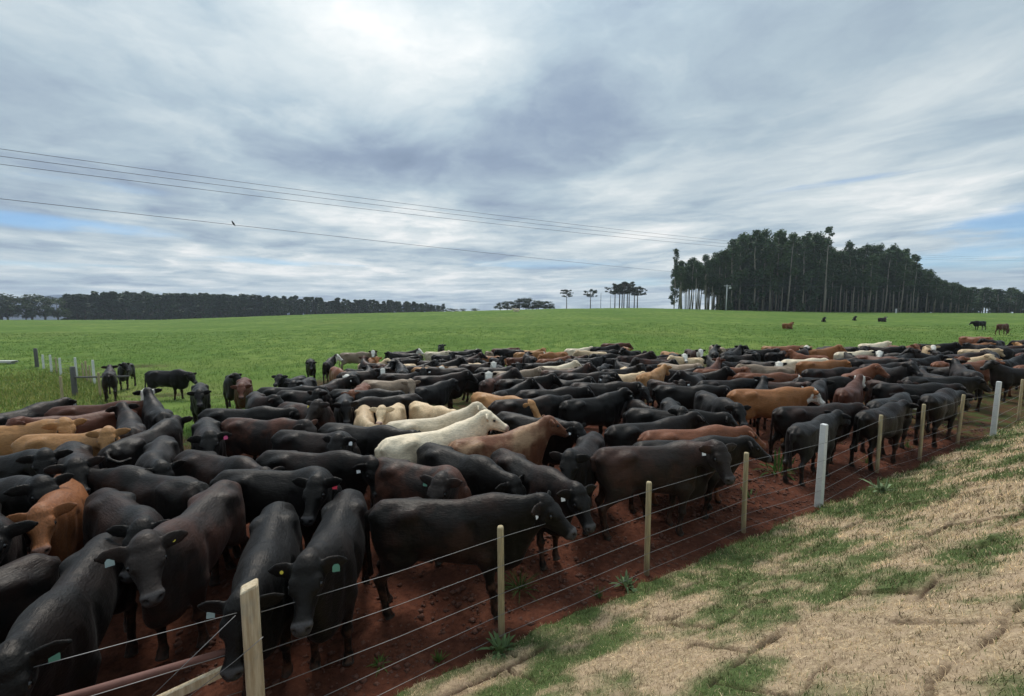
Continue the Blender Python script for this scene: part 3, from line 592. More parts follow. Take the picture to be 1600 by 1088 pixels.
# ---------------------------------------------------------------- hills, poles, power line
def build_far():
    m, N, b = material('haze_blue_hill'); b.inputs['Base Color'].default_value = (.025, .055, .11, 1); b.inputs['Roughness'].default_value = 1  # blue of distant haze is painted into the hills' base colour
    n = 60; V, F = [], []
    for i in range(n):
        x = -2900+2600*i/(n-1); h = 30+9*math.sin(i*.23+1)+4*math.sin(i*.71)-max(0, (i-34))*1.6
        for y, z in ((1480, -95), (1520, h*.75), (1580, h), (1660, -95)): V.append((x, y, z))
    for i in range(n-1):
        for k in range(3): a = i*4+k; F.append((a, a+4, a+5, a+1))
    me = mesh_np('hills', V, F, [m], True); tag(link(bpy.data.objects.new('hills', me)), 'low haze-blue hills on the far horizon', kind='structure')
    M_CABLE = plain('cable', (.05, .05, .055), .6, .1, 5)
    top = [(-62, -17, 10.2), (-40, -1, 9.6), (-17.8, 15.1, 8.75), (0, 28, 8.8), (17.4, 38, 9.1), (65, 66, 11.0), (120, 98, 14.2)]
    def cable(pts, r, lab, grp):
        x = np.array(pts); s = np.concatenate([[0], np.cumsum(np.linalg.norm(np.diff(x[:, :2], axis=0), axis=1))]); g = np.linspace(0, s[-1], 70)
        k = np.stack([np.polyval(np.polyfit(s, x[:, i], 3), g) for i in range(3)], 1)
        o = bpy.data.objects.new('power_cable', MB().tube([tuple(p) for p in k], r, 5).mesh('power_cable', M_CABLE, True)); link(o); tag(o, lab, 'cable', grp); return k
    dn = np.array([.60, -.80, 0])
    cable([np.array(p) for p in top], .0085, 'uppermost of the three close power cables crossing the sky', 'power cables')
    cable([np.array(p)+dn*.25+np.array([0, 0, -.30]) for p in top], .0085, 'middle of the three close power cables crossing the sky', 'power cables')
    cable([np.array(p)+dn*.5+np.array([0, 0, -.62]) for p in top], .0085, 'lowest of the three close power cables crossing the sky', 'power cables')
    k = cable([(-60, -18, 8.0), (-40, -3, 7.6), (-16.5, 14, 7.0), (-12.6, 18.7, 6.95), (0, 32.6, 7.0), (16, 45, 7.1), (70, 88, 8.5)], .009, 'single lower power cable with a bird perched on it', 'power cables')
    i = int(np.argmin(np.abs(k[:, 0]/k[:, 1]-(-.68))+(k[:, 1] < 5)*9)); i0 = k[i]
    M_BIRD = plain('dark_feathers', (.03, .028, .03), .8, .2, 40)
    # bird: body, head and tail in one skin
    p = Vector(i0)+Vector((0, 0, .013)); bd = MB(); bd.tube([p+Vector(q)*.68 for q in ((.10, .02, -.10), (.06, .01, -.02), (.02, 0, .05), (-.03, 0, .11), (-.05, 0, .16), (-.07, 0, .205), (-.10, 0, .22), (-.135, 0, .215))], [.008, .019, .038, .040, .026, .025, .015, .003], 8)
    bd.tube([p+Vector((.0, .02, .03)), p+Vector((.0, .02, -.012))], .006, 4); bd.tube([p+Vector((.0, -.02, .03)), p+Vector((.0, -.02, -.012))], .006, 4)
    tag(bd.build('perched_bird', M_BIRD, None, True), 'small dark bird perched on the lower power cable', 'bird')
    # utility pole in front of the grove
    x, y = (1133-800)/680*168, 168; z = tz(x, y); pr = tag(empty('utility_pole', (x, y, z)), 'pale utility pole with crossarm in front of the grove', 'pole')
    MB().tube([(0, 0, -.3), (0, 0, 9.7)], [.24, .17], 10).build('pole', M_CONC, pr, True); MB().box((0, -.2, 9.2), (2.6, .14, .16)).build('crossarm', M_CONC, pr)
    for sx in (-1.15, -.5, .5, 1.15): MB().tube([(sx, -.2, 9.27), (sx, -.2, 9.55)], [.07, .05], 6).build('insulator', M_CONC, pr, True)
    MB().box((1.1, -.1, 8.5), (.7, .5, .7)).build('transformer', M_CONC, pr)
    for sx, lab in ((-1.15, 'farther'), (1.15, 'nearer')):
        o = MB().tube([(x+sx, y-.2, z+9.55), (x+sx+40, y-4, z+8.7), (x+sx+80, y-8, z+9.1)], .03, 4).build('branch_cable', M_CABLE, None, True); tag(o, lab+' thin cable running from the utility pole across the grove', 'cable', 'cables from the utility pole')
    for px, t, lab in ((938, 458, 'thin bare pole between the lone araucaria and the clump'), (953, 462, 'thin bare pole at the foot of the araucaria clump')):
        Y = 236; x = (px-800)/680*Y; zz = tz(x, Y); o = MB().tube([(0, 0, -.3), (0, 0, EYE+(478-t)/680*Y-zz)], [.14, .09], 6).build('bare_pole', M_GREYW, None, True, (x, Y, zz)); tag(o, lab, 'pole')
    x, y = (1398-800)/680*165, 165; o = MB().box((0, 0, .75), (.5, .3, 1.6), .9).build('marker_post', M_CONC, None, False, (x, y, tz(x, y))); tag(o, 'small white marker post at the foot of the grove', 'post')
build_far()

# ---------------------------------------------------------------- weeds by the fence
M_WEED = blade_material('weed_leaf', .3)
def weed(kind, x, y, label, n=14, L=.22, w=.03, col=(.09, .15, .045), seed=0):
    R = np.random.default_rng(seed); V, F, Tn = [], [], []
    for i in range(n):
        a = R.uniform(0, 6.283); l = L*R.uniform(.3, 1.15); e = R.uniform(.25, 1.45); d = np.array([math.cos(a), math.sin(a), 0]); sd = np.array([-d[1], d[0], 0]); base = d*R.uniform(0, .45)*L*(.4 if kind == 'grass_tuft' else 1); b0 = len(V)
        k = R.uniform(.7, 1.25)
        for j, f in enumerate((0, .35, .7, 1.0)):
            p = base+d*l*f*math.cos(e)+np.array([0, 0, l*(f*math.sin(e)-.45*f*f*math.cos(e))]); ww = w*(.35, 1.0, .75, .05)[j]*.5
            V += [p-sd*ww+np.array([0, 0, ww*.35]), p, p+sd*ww+np.array([0, 0, ww*.35])]; Tn += [np.array(col)*k]*3
        for j in range(3):
            q = b0+j*3; F += [(q, q+1, q+4, q+3), (q+1, q+2, q+5, q+4)]
    me = mesh_np(kind, V, F, [M_WEED], True); col_attr(me, 'tint', Tn); o = link(bpy.data.objects.new(kind, me)); o.location = (x, y, tz(x, y)+(.03 if side(x, y) > 0 else -.01)); tag(o, label, 'weed', 'weeds along the fence'); return o
weed('broadleaf_weed', -.12, 4.06, 'trampled leafy weed at the foot of the nearest thin wooden post', 50, .17, .034, (.13, .19, .08), 1)
weed('broadleaf_weed', 1.42, 5.12, 'leafy grey-green weed left of the second wooden post', 44, .17, .032, (.13, .19, .09), 2)
weed('grass_tuft', -1.30, 3.95, 'grass tuft in red soil right of the corner post, nearer the frame edge', 44, .14, .008, (.07, .13, .03), 3)
weed('grass_tuft', -.72, 3.98, 'grass tuft in red soil left of the nearest thin wooden post', 44, .14, .008, (.07, .13, .03), 4)
weed('grass_tuft', .10, 5.10, 'grass clump on red soil behind the nearest thin wooden post', 60, .36, .012, (.055, .095, .026), 5)
weed('broadleaf_weed', 5.65, 8.95, 'tall green weed behind the fence left of the charcoal calf', 30, .5, .05, (.06, .12, .03), 6)
weed('broadleaf_weed', 4.32, 7.62, 'straggly weed at the third wooden post', 16, .28, .03, (.10, .15, .05), 7)
weed('broadleaf_weed', 6.75, 7.62, 'pale leafy weed at the turf edge right of the concrete post', 26, .32, .06, (.19, .25, .13), 8)
weed('grass_tuft', 1.05, 4.92, 'dark grass tuft at the edge of the damp soil', 40, .18, .010, (.05, .09, .03), 9)
weed('grass_tuft', 9.9, 10.6, 'grass clump inside the fence between wooden posts', 50, .3, .012, (.08, .13, .04), 10)
weed('grass_tuft', 7.9, 9.4, 'ragged grass behind the wooden post past the concrete one', 40, .28, .012, (.07, .11, .03), 11)

# ---------------------------------------------------------------- cattle bodies
def v3(*a): return np.array(a, dtype=np.float64)
def unit(a):
    a = np.asarray(a, dtype=np.float64); return a/np.linalg.norm(a)

def pchip(xs, ys, n=48):
    xs = np.asarray(xs, float); ys = np.asarray(ys, float)
    if len(xs) == 2:
        g = np.linspace(xs[0], xs[1], n); return g, np.interp(g, xs, ys)
    h = np.diff(xs); d = np.diff(ys)/h
    m = np.zeros(len(xs)); m[0] = d[0]; m[-1] = d[-1]
    for i in range(1, len(xs)-1):
        m[i] = 0 if d[i-1]*d[i] <= 0 else 2*d[i-1]*d[i]/(d[i-1]+d[i])
    g = np.linspace(xs[0], xs[-1], n)
    i = np.clip(np.searchsorted(xs, g)-1, 0, len(xs)-2)
    t = (g-xs[i])/h[i]
    return g, ((1+2*t)*(1-t)**2*ys[i] + t*(1-t)**2*h[i]*m[i] + t*t*(3-2*t)*ys[i+1] + t*t*(t-1)*h[i]*m[i+1])

class Loft:
    """A limb or trunk: oval sections of varying width along an axis a -> b."""
    def __init__(self, a, b, side, st, k=0.05, n=2.0, cap=1.0, cut=False):
        self.cut = cut
        self.a = np.asarray(a, float); b = np.asarray(b, float)
        self.L = np.linalg.norm(b-self.a); self.ax = (b-self.a)/self.L
        side = np.asarray(side, float); side = side - self.ax*np.dot(side, self.ax)
        self.side = unit(side); self.up = np.cross(self.ax, self.side)
        if self.up[2] < -1e-6 or (abs(self.up[2]) < 1e-6 and self.up[0] < 0): self.up = -self.up
        st = np.array([(list(r)+[0.0, 0.0])[:5] for r in st], float)   # s, wu, wv, off_v, off_u
        s = st[:, 0]*self.L
        self.g, self.wu = pchip(s, st[:, 1]); _, self.wv = pchip(s, st[:, 2])
        _, self.of = pchip(s, st[:, 3]); _, self.ou = pchip(s, st[:, 4])
        self.k, self.n, self.cap = k, n, cap
        R = max(self.wu.max(), self.wv.max())+np.abs(self.of).max()+np.abs(self.ou).max()
        self.lo = np.minimum(self.a, b)-R; self.hi = np.maximum(self.a, b)+R
    def __call__(self, X, Y, Z):
        x, y, z = X-self.a[0], Y-self.a[1], Z-self.a[2]
        s = x*self.ax[0]+y*self.ax[1]+z*self.ax[2]
        sc = np.clip(s, 0, self.L)
        q = sc*((len(self.g)-1)/self.L); i = np.minimum(q.astype(np.int32), len(self.g)-2); t = q-i
        def at(A): return A[i]+(A[i+1]-A[i])*t
        wu, wv = at(self.wu), at(self.wv)
        u = x*self.side[0]+y*self.side[1]+z*self.side[2]-at(self.ou)
        v = x*self.up[0]+y*self.up[1]+z*self.up[2]-at(self.of)
        m = np.minimum(wu, wv); e = s-sc
        if self.n == 2.0:
            r = (u/wu)**2+(v/wv)**2
        else:
            r = (np.abs(u/wu)**self.n+np.abs(v/wv)**self.n)**(2/self.n)
        return (np.sqrt(r+(e/(m*self.cap))**2)-1)*m

def smin(a, b, k):
    h = np.maximum(k-np.abs(a-b), 0)/k
    return np.minimum(a, b)-h*h*k*0.25

def field(prims, X, Y, Z, D=None):
    if D is None: D = np.full(np.broadcast(X, Y, Z).shape, 0.25)
    for p in prims: D = -smin(-D, p(X, Y, Z), p.k) if p.cut else smin(D, p(X, Y, Z), p.k)
    return D

def surface_nets(prims, xs, ys, zs):
    D = np.full((len(xs), len(ys), len(zs)), 0.25)
    for p in prims:
        m = p.k+0.03
        i0, i1 = np.searchsorted(xs, (p.lo[0]-m, p.hi[0]+m)); j0, j1 = np.searchsorted(ys, (p.lo[1]-m, p.hi[1]+m)); k0, k1 = np.searchsorted(zs, (p.lo[2]-m, p.hi[2]+m))
        if i1 <= i0 or j1 <= j0 or k1 <= k0: continue
        X, Y, Z = np.meshgrid(xs[i0:i1], ys[j0:j1], zs[k0:k1], indexing='ij')
        B = D[i0:i1, j0:j1, k0:k1]; D[i0:i1, j0:j1, k0:k1] = -smin(-B, p(X, Y, Z), p.k) if p.cut else smin(B, p(X, Y, Z), p.k)
    neg = D < 0
    c = [neg[a:a+neg.shape[0]-1, b:b+neg.shape[1]-1, e:e+neg.shape[2]-1] for a in (0, 1) for b in (0, 1) for e in (0, 1)]
    tot = sum(q.astype(np.int8) for q in c)
    act = (tot > 0) & (tot < 8)
    idx = np.full(act.shape, -1, np.int64); I, J, K = np.nonzero(act); idx[I, J, K] = np.arange(len(I))
    P = np.zeros((len(I), 3)); N = np.zeros(len(I))
    corner = [(a, b, e) for a in (0, 1) for b in (0, 1) for e in (0, 1)]
    ax = (xs, ys, zs)
    for p in range(8):
        for q in range(p+1, 8):
            df = [corner[q][w]-corner[p][w] for w in range(3)]
            if sum(map(abs, df)) != 1: continue
            A, B = corner[p], corner[q]
            da = D[I+A[0], J+A[1], K+A[2]]; db = D[I+B[0], J+B[1], K+B[2]]
            hit = (da < 0) != (db < 0)
            t = np.where(hit, da/np.where(da == db, 1, da-db), 0)
            for w, (n_, base) in enumerate(((xs, I), (ys, J), (zs, K))):
                pa = n_[base+A[w]]; pb = n_[base+B[w]]
                P[:, w] += np.where(hit, pa+(pb-pa)*t, 0)
            N += hit
    P /= N[:, None]
    F = []
    for d in range(3):
        o1, o2 = [(1, 2), (2, 0), (0, 1)][d]
        sl = [slice(None)]*3; s2 = [slice(None)]*3
        sl[d] = slice(0, -1); s2[d] = slice(1, None)
        a, b = neg[tuple(sl)], neg[tuple(s2)]
        E = np.nonzero(a != b); ok = (E[o1] > 0) & (E[o2] > 0) & (E[o1] < neg.shape[o1]-1) & (E[o2] < neg.shape[o2]-1)
        E = [e[ok] for e in E]; fl = a[tuple(E)]
        def cell(x1, x2):
            e = [e.copy() for e in E]; e[o1] = e[o1]-x1; e[o2] = e[o2]-x2; return idx[tuple(e)]
        q = np.stack([cell(1, 1), cell(0, 1), cell(0, 0), cell(1, 0)], 1)
        q[~fl] = q[~fl][:, ::-1]; F.append(q)
    F = np.concatenate(F)
    for _ in range(2):                                              # pull the vertices onto the surface
        e = 0.004
        f0 = field(prims, P[:, 0], P[:, 1], P[:, 2])
        g = np.stack([field(prims, P[:, 0]+e*(w == 0), P[:, 1]+e*(w == 1), P[:, 2]+e*(w == 2))-f0 for w in range(3)], 1)/e
        st = np.clip(f0/np.maximum((g**2).sum(1), 0.15), -0.02, 0.02)
        P -= g*st[:, None]
    return P, F

def rot(yaw, pitch):
    """unit direction: yaw to the left, pitch up (degrees)"""
    a, b = math.radians(yaw), math.radians(pitch)
    return v3(math.cos(b)*math.cos(a), math.cos(b)*math.sin(a), math.sin(b))

def cow_prims(p):
    """p: dict of pose values; returns (prims, head frame)"""
    g = p.get
    fat = g('fat', 1.0); bend = g('bend', 0.0)
    Y = v3(0, 1, 0); P = []
    # trunk: x from -0.84 to 0.78
    x0, x1 = -0.83, 0.80; L = x1-x0
    tr = [  # x, top, bottom, half width
        (-0.83, 1.17, 0.97, 0.06), (-0.77, 1.25, 0.82, 0.14), (-0.64, 1.29, 0.74, 0.19), (-0.42, 1.302, 0.71, 0.215),
        (-0.18, 1.284, 0.655, 0.238), (0.08, 1.270, 0.615, 0.252), (0.32, 1.280, 0.585, 0.236), (0.52, 1.308, 0.555, 0.20),
        (0.66, 1.285, 0.57, 0.17), (0.76, 1.22, 0.64, 0.125), (0.80, 1.15, 0.71, 0.085)]
    st = []
    for x, t, b, w in tr:
        b2 = b-(fat-1)*0.12*math.sin(math.pi*min(1, max(0, (x+0.8)/1.6)))
        st.append(((x-x0)/L, w*(0.35+0.65*fat), (t-b2)/2, (t+b2)/2-1.0, bend*(x*x-0.15)))
    P.append(Loft((x0, 0, 1.0), (x1, 0, 1.0), Y, st, k=0.04, n=2.25))
    # spine ridge and hips
    P.append(Loft((-0.70, bend*.35, 1.262), (0.60, bend*.2, 1.262), Y, [(0, .05, .035), (.3, .05, .04), (.7, .05, .035), (1, .06, .05)], k=0.09))
    for s in (1, -1):
        P.append(Loft((-0.34, s*.158, 1.222), (-0.46, s*.165, 1.20), Y, [(0, .044, .042), (.5, .05, .045), (1, .044, .04)], k=0.11))
        P.append(Loft((-0.74, s*.10, 1.19), (-0.79, s*.10, 1.17), Y, [(0, .05, .05), (1, .04, .04)], k=0.08))
    # neck and head
    yaw, npit = g('yaw', 0.0), g('neck', 22.0)
    hyaw, hpit = g('hyaw', yaw*1.25), g('head', -38.0)
    N0 = v3(0.47, bend*.1, 1.06); l1, l2 = 0.345*g('neckl', 1), 0.27*g('neckl', 1)
    d1, d2 = rot(yaw*0.72, npit*0.9+9), rot(yaw, npit*1.15+16)
    N1 = N0+d1*l1; N2 = N1+d2*l2
    sd1 = unit(np.cross(v3(0, 0, 1), d1)); sd2 = unit(np.cross(v3(0, 0, 1), d2))
    P.append(Loft(N0-d1*0.05, N1, sd1, [(0, .17, .27), (.45, .165, .265), (1, .12, .185)], k=0.12))
    P.append(Loft(N1-d2*0.06, N2+d2*.03, sd2, [(0, .125, .195), (.5, .108, .165), (1, .092, .135)], k=0.08))
    hd = rot(hyaw, hpit); hs = unit(np.cross(v3(0, 0, 1), hd)); hu = np.cross(hd, hs)
    if hu[2] < 0: hu = -hu
    H0 = N2+hu*0.035+d2*0.02                                      # poll
    hk_ = 0.97                                                     # head size
    H0 = H0+hu*.01; hd, hs, hu = hd*hk_, hs*hk_, hu*hk_
    def H(s, u, v): return H0+hd*s+hs*u+hu*v
    def HL(a, b, sd, st, **kw): return Loft(a, b, sd, [(r[0],)+tuple(v*hk_ for v in r[1:]) for r in st], **kw)
    P.append(HL(H(-.02, 0, 0), H(.475, 0, 0), hs, [(0, .075, .085, -.03), (.14, .105, .118, -.045), (.32, .117, .128, -.055), (.5, .092, .112, -.062), (.72, .067, .082, -.07), (.9, .069, .068, -.075), (1, .064, .054, -.078)], k=0.05, n=2.3, cap=.75))
    P.append(HL(H(.0, 0, .06), H(.05, 0, .055), hs, [(0, .05, .03), (1, .06, .035)], k=0.07))   # poll knob
    P.append(HL(H(.12, 0, -.115), H(.32, 0, -.125), hs, [(0, .075, .055), (.5, .07, .06), (1, .045, .035)], k=0.06))      # jaw
    P.append(HL(H(.445, -.045, -.045), H(.445, .045, -.045), hd, [(0, .032, .029), (.5, .036, .031), (1, .032, .029)], k=0.035))  # nose pad
    P.append(HL(H(.44, 0, -.128), H(.36, 0, -.132), hs, [(0, .052, .028), (1, .048, .03)], k=0.03))  # chin
    for s in (1, -1):
        P.append(Loft(H(.145, s*.088, .012), H(.20, s*.092, .0), hs, [(0, .026, .028), (1, .024, .024)], k=0.05))    # brow
        ea = H(.035, s*.085, -.012); dr = g('ear', 0.0); es = s*hs*1.0-hd*0.18+hu*(0.02+dr); eb = ea+unit(es)*0.208
        P.append(Loft(ea, eb, unit(hu*0.75-hd*0.6), [(0, .032, .027), (.35, .066, .019), (.7, .060, .015), (1, .018, .013)], k=0.03, cap=.8))
    if not g('polled', True):
        for s in (1, -1):
            P.append(Loft(H(.0, s*.07, .05), H(-.02, s*.13, .13), hd, [(0, .025, .025), (1, .01, .01)], k=.02))
    for s in (1, -1):
        P.append(Loft(H(.470, s*.043, -.044), H(.51, s*.050, -.048), hs, [(0, .015, .012), (1, .020, .017)], k=0.02, cut=True))
        P.append(Loft(H(.165, s*.128, -.012), H(.185, s*.128, -.014), hs, [(0, .016, .02), (1, .016, .018)], k=0.03, cut=True))
    # throat and brisket fold
    th = H(.10, 0, -.12); br = v3(0.74, 0, 0.66)
    P.append(Loft(th, br, sd1, [(0, .05, .04), (.5, .045, .06), (1, .09, .10)], k=0.12))
    P.append(Loft((0.60, 0, 0.60), (0.74, 0, 0.68), Y, [(0, .11, .10), (1, .08, .09)], k=0.10))
    lying = g('lying', False)
    # front legs
    stag = g('stag', (0.05, -0.06, -0.08, 0.06)); X = v3(1, 0, 0)
    for s, st_ in ((1, stag[0]), (-1, stag[1])):
        P.append(Loft((0.56, s*.125, 1.17), (0.46, s*.145, .76), X, [(0, .08, .045), (.45, .14, .075), (1, .11, .075)], k=0.075))
        if lying:
            P.append(Loft((.46, s*.2, .72), (.72, s*.24, .56), Y, [(0, .08, .08), (1, .06, .05)], k=0.05)); P.append(Loft((.72, s*.24, .56), (.42, s*.26, .54), Y, [(0, .05, .045), (1, .04, .04)], k=0.03)); continue
        e = v3(.45, s*.165, .74); kn = v3(.465+st_*.45, s*.15, .375); f = v3(.455+st_, s*.148, .105); h = f+v3(.035, 0, -.07)
        P.append(Loft(e, kn, X, [(0, .105, .085), (.35, .078, .065), (.8, .05, .046), (1, .052, .05)], k=0.06))
        P.append(Loft(kn, f, X, [(0, .052, .05), (.25, .038, .036), (.75, .035, .034), (1, .044, .042)], k=0.03))
        P.append(Loft(f, h, X, [(0, .042, .042), (.55, .046, .048), (1, .058, .055)], k=0.025, cap=.35))
    for s, st_ in ((1, stag[2]), (-1, stag[3])):
        P.append(Loft((-.56, s*.115, 1.10), (-.57, s*.13, .66), X, [(0, .16, .085), (.4, .195, .10), (.75, .165, .09), (1, .105, .07)], k=0.09))
        P.append(Loft((-.50, s*.145, .92), (-.37, s*.165, .70), X, [(0, .12, .075), (1, .07, .05)], k=0.09))
        if lying:
            P.append(Loft((-.45, s*.26, .72), (-.12, s*.33, .56), Y, [(0, .12, .12), (1, .06, .05)], k=0.06)); P.append(Loft((-.12, s*.34, .55), (-.5, s*.36, .53), Y, [(0, .05, .04), (1, .04, .035)], k=0.03)); continue
        a = v3(-.53, s*.165, .72); hk = v3(-.745+st_*.55, s*.15, .475); f = v3(-.70+st_, s*.15, .115); h = f+v3(.04, 0, -.08)
        P.append(Loft(a, hk, X, [(0, .13, .08), (.45, .088, .062), (.85, .056, .044), (1, .06, .046)], k=0.06))
        P.append(Loft(hk, f, X, [(0, .058, .046), (.25, .046, .038), (.75, .038, .036), (1, .047, .044)], k=0.03))
        P.append(Loft(f, h, X, [(0, .044, .044), (.55, .048, .05), (1, .06, .056)], k=0.025, cap=.35))
    for s in (1, -1):                                               # hollows of the flank and behind the shoulder
        P.append(Loft((-.22, s*.315, 1.13), (-.26, s*.315, 1.04), X, [(0, .10, .075), (1, .075, .065)], k=0.10, cut=True))
        P.append(Loft((.30, s*.315, 1.08), (.27, s*.335, .76), X, [(0, .05, .075), (1, .05, .07)], k=0.09, cut=True))
        P.append(Loft((-.30, s*.30, .80), (-.28, s*.30, .66), X, [(0, .05, .07), (1, .05, .07)], k=0.08, cut=True))
        P.append(Loft((.62, s*.29, 1.06), (.66, s*.26, .80), X, [(0, .05, .08), (1, .05, .06)], k=0.08, cut=True))
    # belly fold, tail
    P.append(Loft((-.20, 0, .655), (-.36, 0, .70), Y, [(0, .05, .05), (1, .08, .06)], k=0.09))
    tl = g('tail', (0.0, 0.0)); tp = [v3(-.76, 0, 1.235), v3(-.865, tl[0]*.1, 1.15), v3(-.885-tl[1]*.1, tl[0]*.4, .9), v3(-.875-tl[1]*.2, tl[0]*.8, .66), v3(-.87-tl[1]*.1, tl[0], .44)]
    if g('swish'):
        q = g('swish'); tp = [v3(-.76, 0, 1.235), v3(-.88, q*.05, 1.23), v3(-.97, q*.15, 1.16), v3(-.96, q*.28, 1.10), v3(-.86, q*.36, 1.12)]
    if lying: tp = tp[:3]
    tr_ = [.036, .03, .024, .022, .036] if not g('swish') else [.034, .028, .024, .023, .025]
    for i in range(len(tp)-1):
        P.append(Loft(tp[i], tp[i+1], Y, [(0, tr_[i], tr_[i]), (1, tr_[i+1], tr_[i+1])], k=0.03))
    return P, (H0, hd, hs, hu)

def head_point(fr, s, u, v): return fr[0]+fr[1]*s+fr[2]*u+fr[3]*v

def cow_mesh(name, pose, step=0.03, fine=None):
    prims, fr = cow_prims(pose)
    lo = np.min([p.lo for p in prims], 0)-.03; hi = np.max([p.hi for p in prims], 0)+.03
    lo[2] = max(lo[2], -.06)
    def axis(w):
        if fine is None: return np.arange(lo[w], hi[w]+step, step)
        c = head_point(fr, .22, 0, -.03)[w]; r = .30 if w < 2 else .28
        out = [lo[w]]
        while out[-1] < hi[w]:
            out.append(out[-1]+(fine if c-r-.01 < out[-1] < c+r else step))
        return np.array(out)
    V, F = surface_nets(prims, axis(0), axis(1), axis(2))
    if pose.get('lying'): V[:, 2] -= .49
    else: V[:, 2] = np.maximum(V[:, 2], 0.0)
    me = bpy.data.meshes.new(name)
    me.vertices.add(len(V)); me.vertices.foreach_set('co', V.astype(np.float32).ravel())
    me.loops.add(len(F)*4); me.loops.foreach_set('vertex_index', F.astype(np.int32).ravel())
    me.polygons.add(len(F)); me.polygons.foreach_set('loop_start', np.arange(0, len(F)*4, 4, dtype=np.int32))
    me.polygons.foreach_set('use_smooth', np.ones(len(F), dtype=bool))
    me.update(calc_edges=True)
    W = V.copy()
    if pose.get('lying'): W[:, 2] += .49
    q = W-fr[0]; hk2 = float(fr[1]@fr[1]); s, u, v = q@fr[1]/hk2, q@fr[2]/hk2, q@fr[3]/hk2
    sm = lambda a, b, x: np.clip((x-a)/(b-a), 0, 1)**2*(3-2*np.clip((x-a)/(b-a), 0, 1))
    near = sm(.34, .27, np.sqrt((s-.2)**2+u**2+(v+.05)**2))
    muz = sm(.415, .44, s-.25*np.maximum(v+.03, 0))*near*sm(-.135, -.115, v)
    face = near*np.maximum(sm(.105, .06, np.abs(u)+np.maximum(0, -.03-v)*.55)*sm(-.03, .03, s), 0)
    head = near*sm(-.06, .04, s)*sm(.16, .12, np.abs(u))
    nost = np.clip(1.5*np.exp(-(((s-.475)/.030)**2+((np.abs(u)-.043)/.019)**2+((v+.046)/.020)**2)), 0, 1)*near
    mouth = np.exp(-(((v+.112-.05*(s-.4))/.008)**2))*sm(.30, .36, s)*near*.8
    eye = np.exp(-(((s-.165)/.035)**2+((v+.012)/.026)**2))*sm(.07, .085, np.abs(u))*near
    hoof = sm(.075, .055, V[:, 2]) if not pose.get('lying') else np.zeros(len(V))
    leg = sm(.62, .35, W[:, 2])
    dark = np.clip(nost+mouth, 0, 1)
    for an, ch in (('mask', (muz, face, hoof, dark)), ('mask2', (head, eye, leg, near))):
        at = me.attributes.new(an, 'FLOAT_COLOR', 'POINT')
        at.data.foreach_set('color', np.stack(ch, 1).astype(np.float32).ravel())
    return me, fr

# ---------------------------------------------------------------- coats
def coat_material():
    m, N, b = material('coat')
    co = N.new('ShaderNodeTexCoord').outputs['Object']; oi = N.new('ShaderNodeObjectInfo'); rnd = oi.outputs['Random']
    p = N.vmath('ADD', co, N.comb(N.math('MULTIPLY', rnd, 37.0), N.math('MULTIPLY', rnd, 91.0), 0))
    mk = N.attr('mask'); muz, face, hoof = N.sep(mk.outputs['Vector']); dark = mk.outputs['Alpha']
    m2 = N.attr('mask2'); head, eye, leg = N.sep(m2.outputs['Vector'])
    base = oi.outputs['Color']
    hair = N.noise(N.vmath('MULTIPLY', p, (14, 60, 60)), 1.0, 3, .6)
    big = N.noise(p, 2.2, 5, .6)
    c = N.mix(1.0, base, N.comb(N.math('MULTIPLY_ADD', hair, 1.2, .4), N.math('MULTIPLY_ADD', hair, 1.2, .4), N.math('MULTIPLY_ADD', hair, 1.2, .4)), 'MULTIPLY')
    rust = N.attr('rust', 'OBJECT').outputs['Vector']; rc = N.attr('rust_color', 'OBJECT').outputs['Vector']
    rf = N.math('MULTIPLY', N.ramp(big, .40, .66), N.sep(rust)[0]); rf = N.math('MULTIPLY', rf, N.math('SUBTRACT', 1.0, N.math('MAXIMUM', head, N.math('MULTIPLY', leg, .8))))
    c = N.mix(rf, c, N.mix(1.0, rc, N.comb(N.math('ADD', hair, .5), N.math('ADD', hair, .5), N.math('ADD', hair, .5)), 'MULTIPLY'))
    wf = N.sep(N.attr('white_face', 'OBJECT').outputs['Vector'])[0]
    wz = N.math('ADD', N.math('ADD', N.math('MULTIPLY', face, .6), N.math('MULTIPLY', head, .42)), N.math('MULTIPLY', N.math('SUBTRACT', N.noise(p, 9, 4, .6), .5), .5))
    wz = N.math('MULTIPLY', N.ramp(N.math('ADD', wz, wf), 1.02, 1.16), N.ramp(wf, .02, .06))
    wz = N.math('MULTIPLY', wz, N.ramp(N.math('ADD', head, face), .15, .45)); c = N.mix(wz, c, (.70, .66, .58))
    nose = N.attr('nose', 'OBJECT').outputs['Vector']
    c = N.mix(N.math('MULTIPLY', muz, .9), c, nose)
    c = N.mix(N.math('MULTIPLY', eye, .6), c, (.012, .010, .009)); c = N.mix(dark, c, (.008, .006, .006))
    mud = N.math('MULTIPLY', N.math('MULTIPLY', leg, N.ramp(N.noise(p, 11, 5, .65), .42, .68)), .8); c = N.mix(mud, c, (.085, .038, .024))
    c = N.mix(hoof, c, (.05, .042, .036))
    dust = N.math('MULTIPLY', N.ramp(N.noise(p, 5.5, 6, .7),   .60, .80), .14); c = N.mix(dust, c, (.10, .085, .07))
    N.put(b.inputs['Base Color'], c)
    N.put(b.inputs['Roughness'], N.math('MULTIPLY_ADD', hair, .24, .36)); b.inputs['Specular IOR Level'].default_value = .19
    b.inputs['Specular Tint'].default_value = (1.0, .91, .82, 1); b.inputs['Sheen Weight'].default_value = .02; b.inputs['Sheen Roughness'].default_value = .4
    h = N.math('ADD', N.math('MULTIPLY', hair, .85), N.math('MULTIPLY', N.noise(N.vmath('MULTIPLY', p, (1.0, 1.0, .55)), 8.0, 5, .55), 2.4))
    N.put(b.inputs['Normal'], N.bump(h, .55, .012)); return m
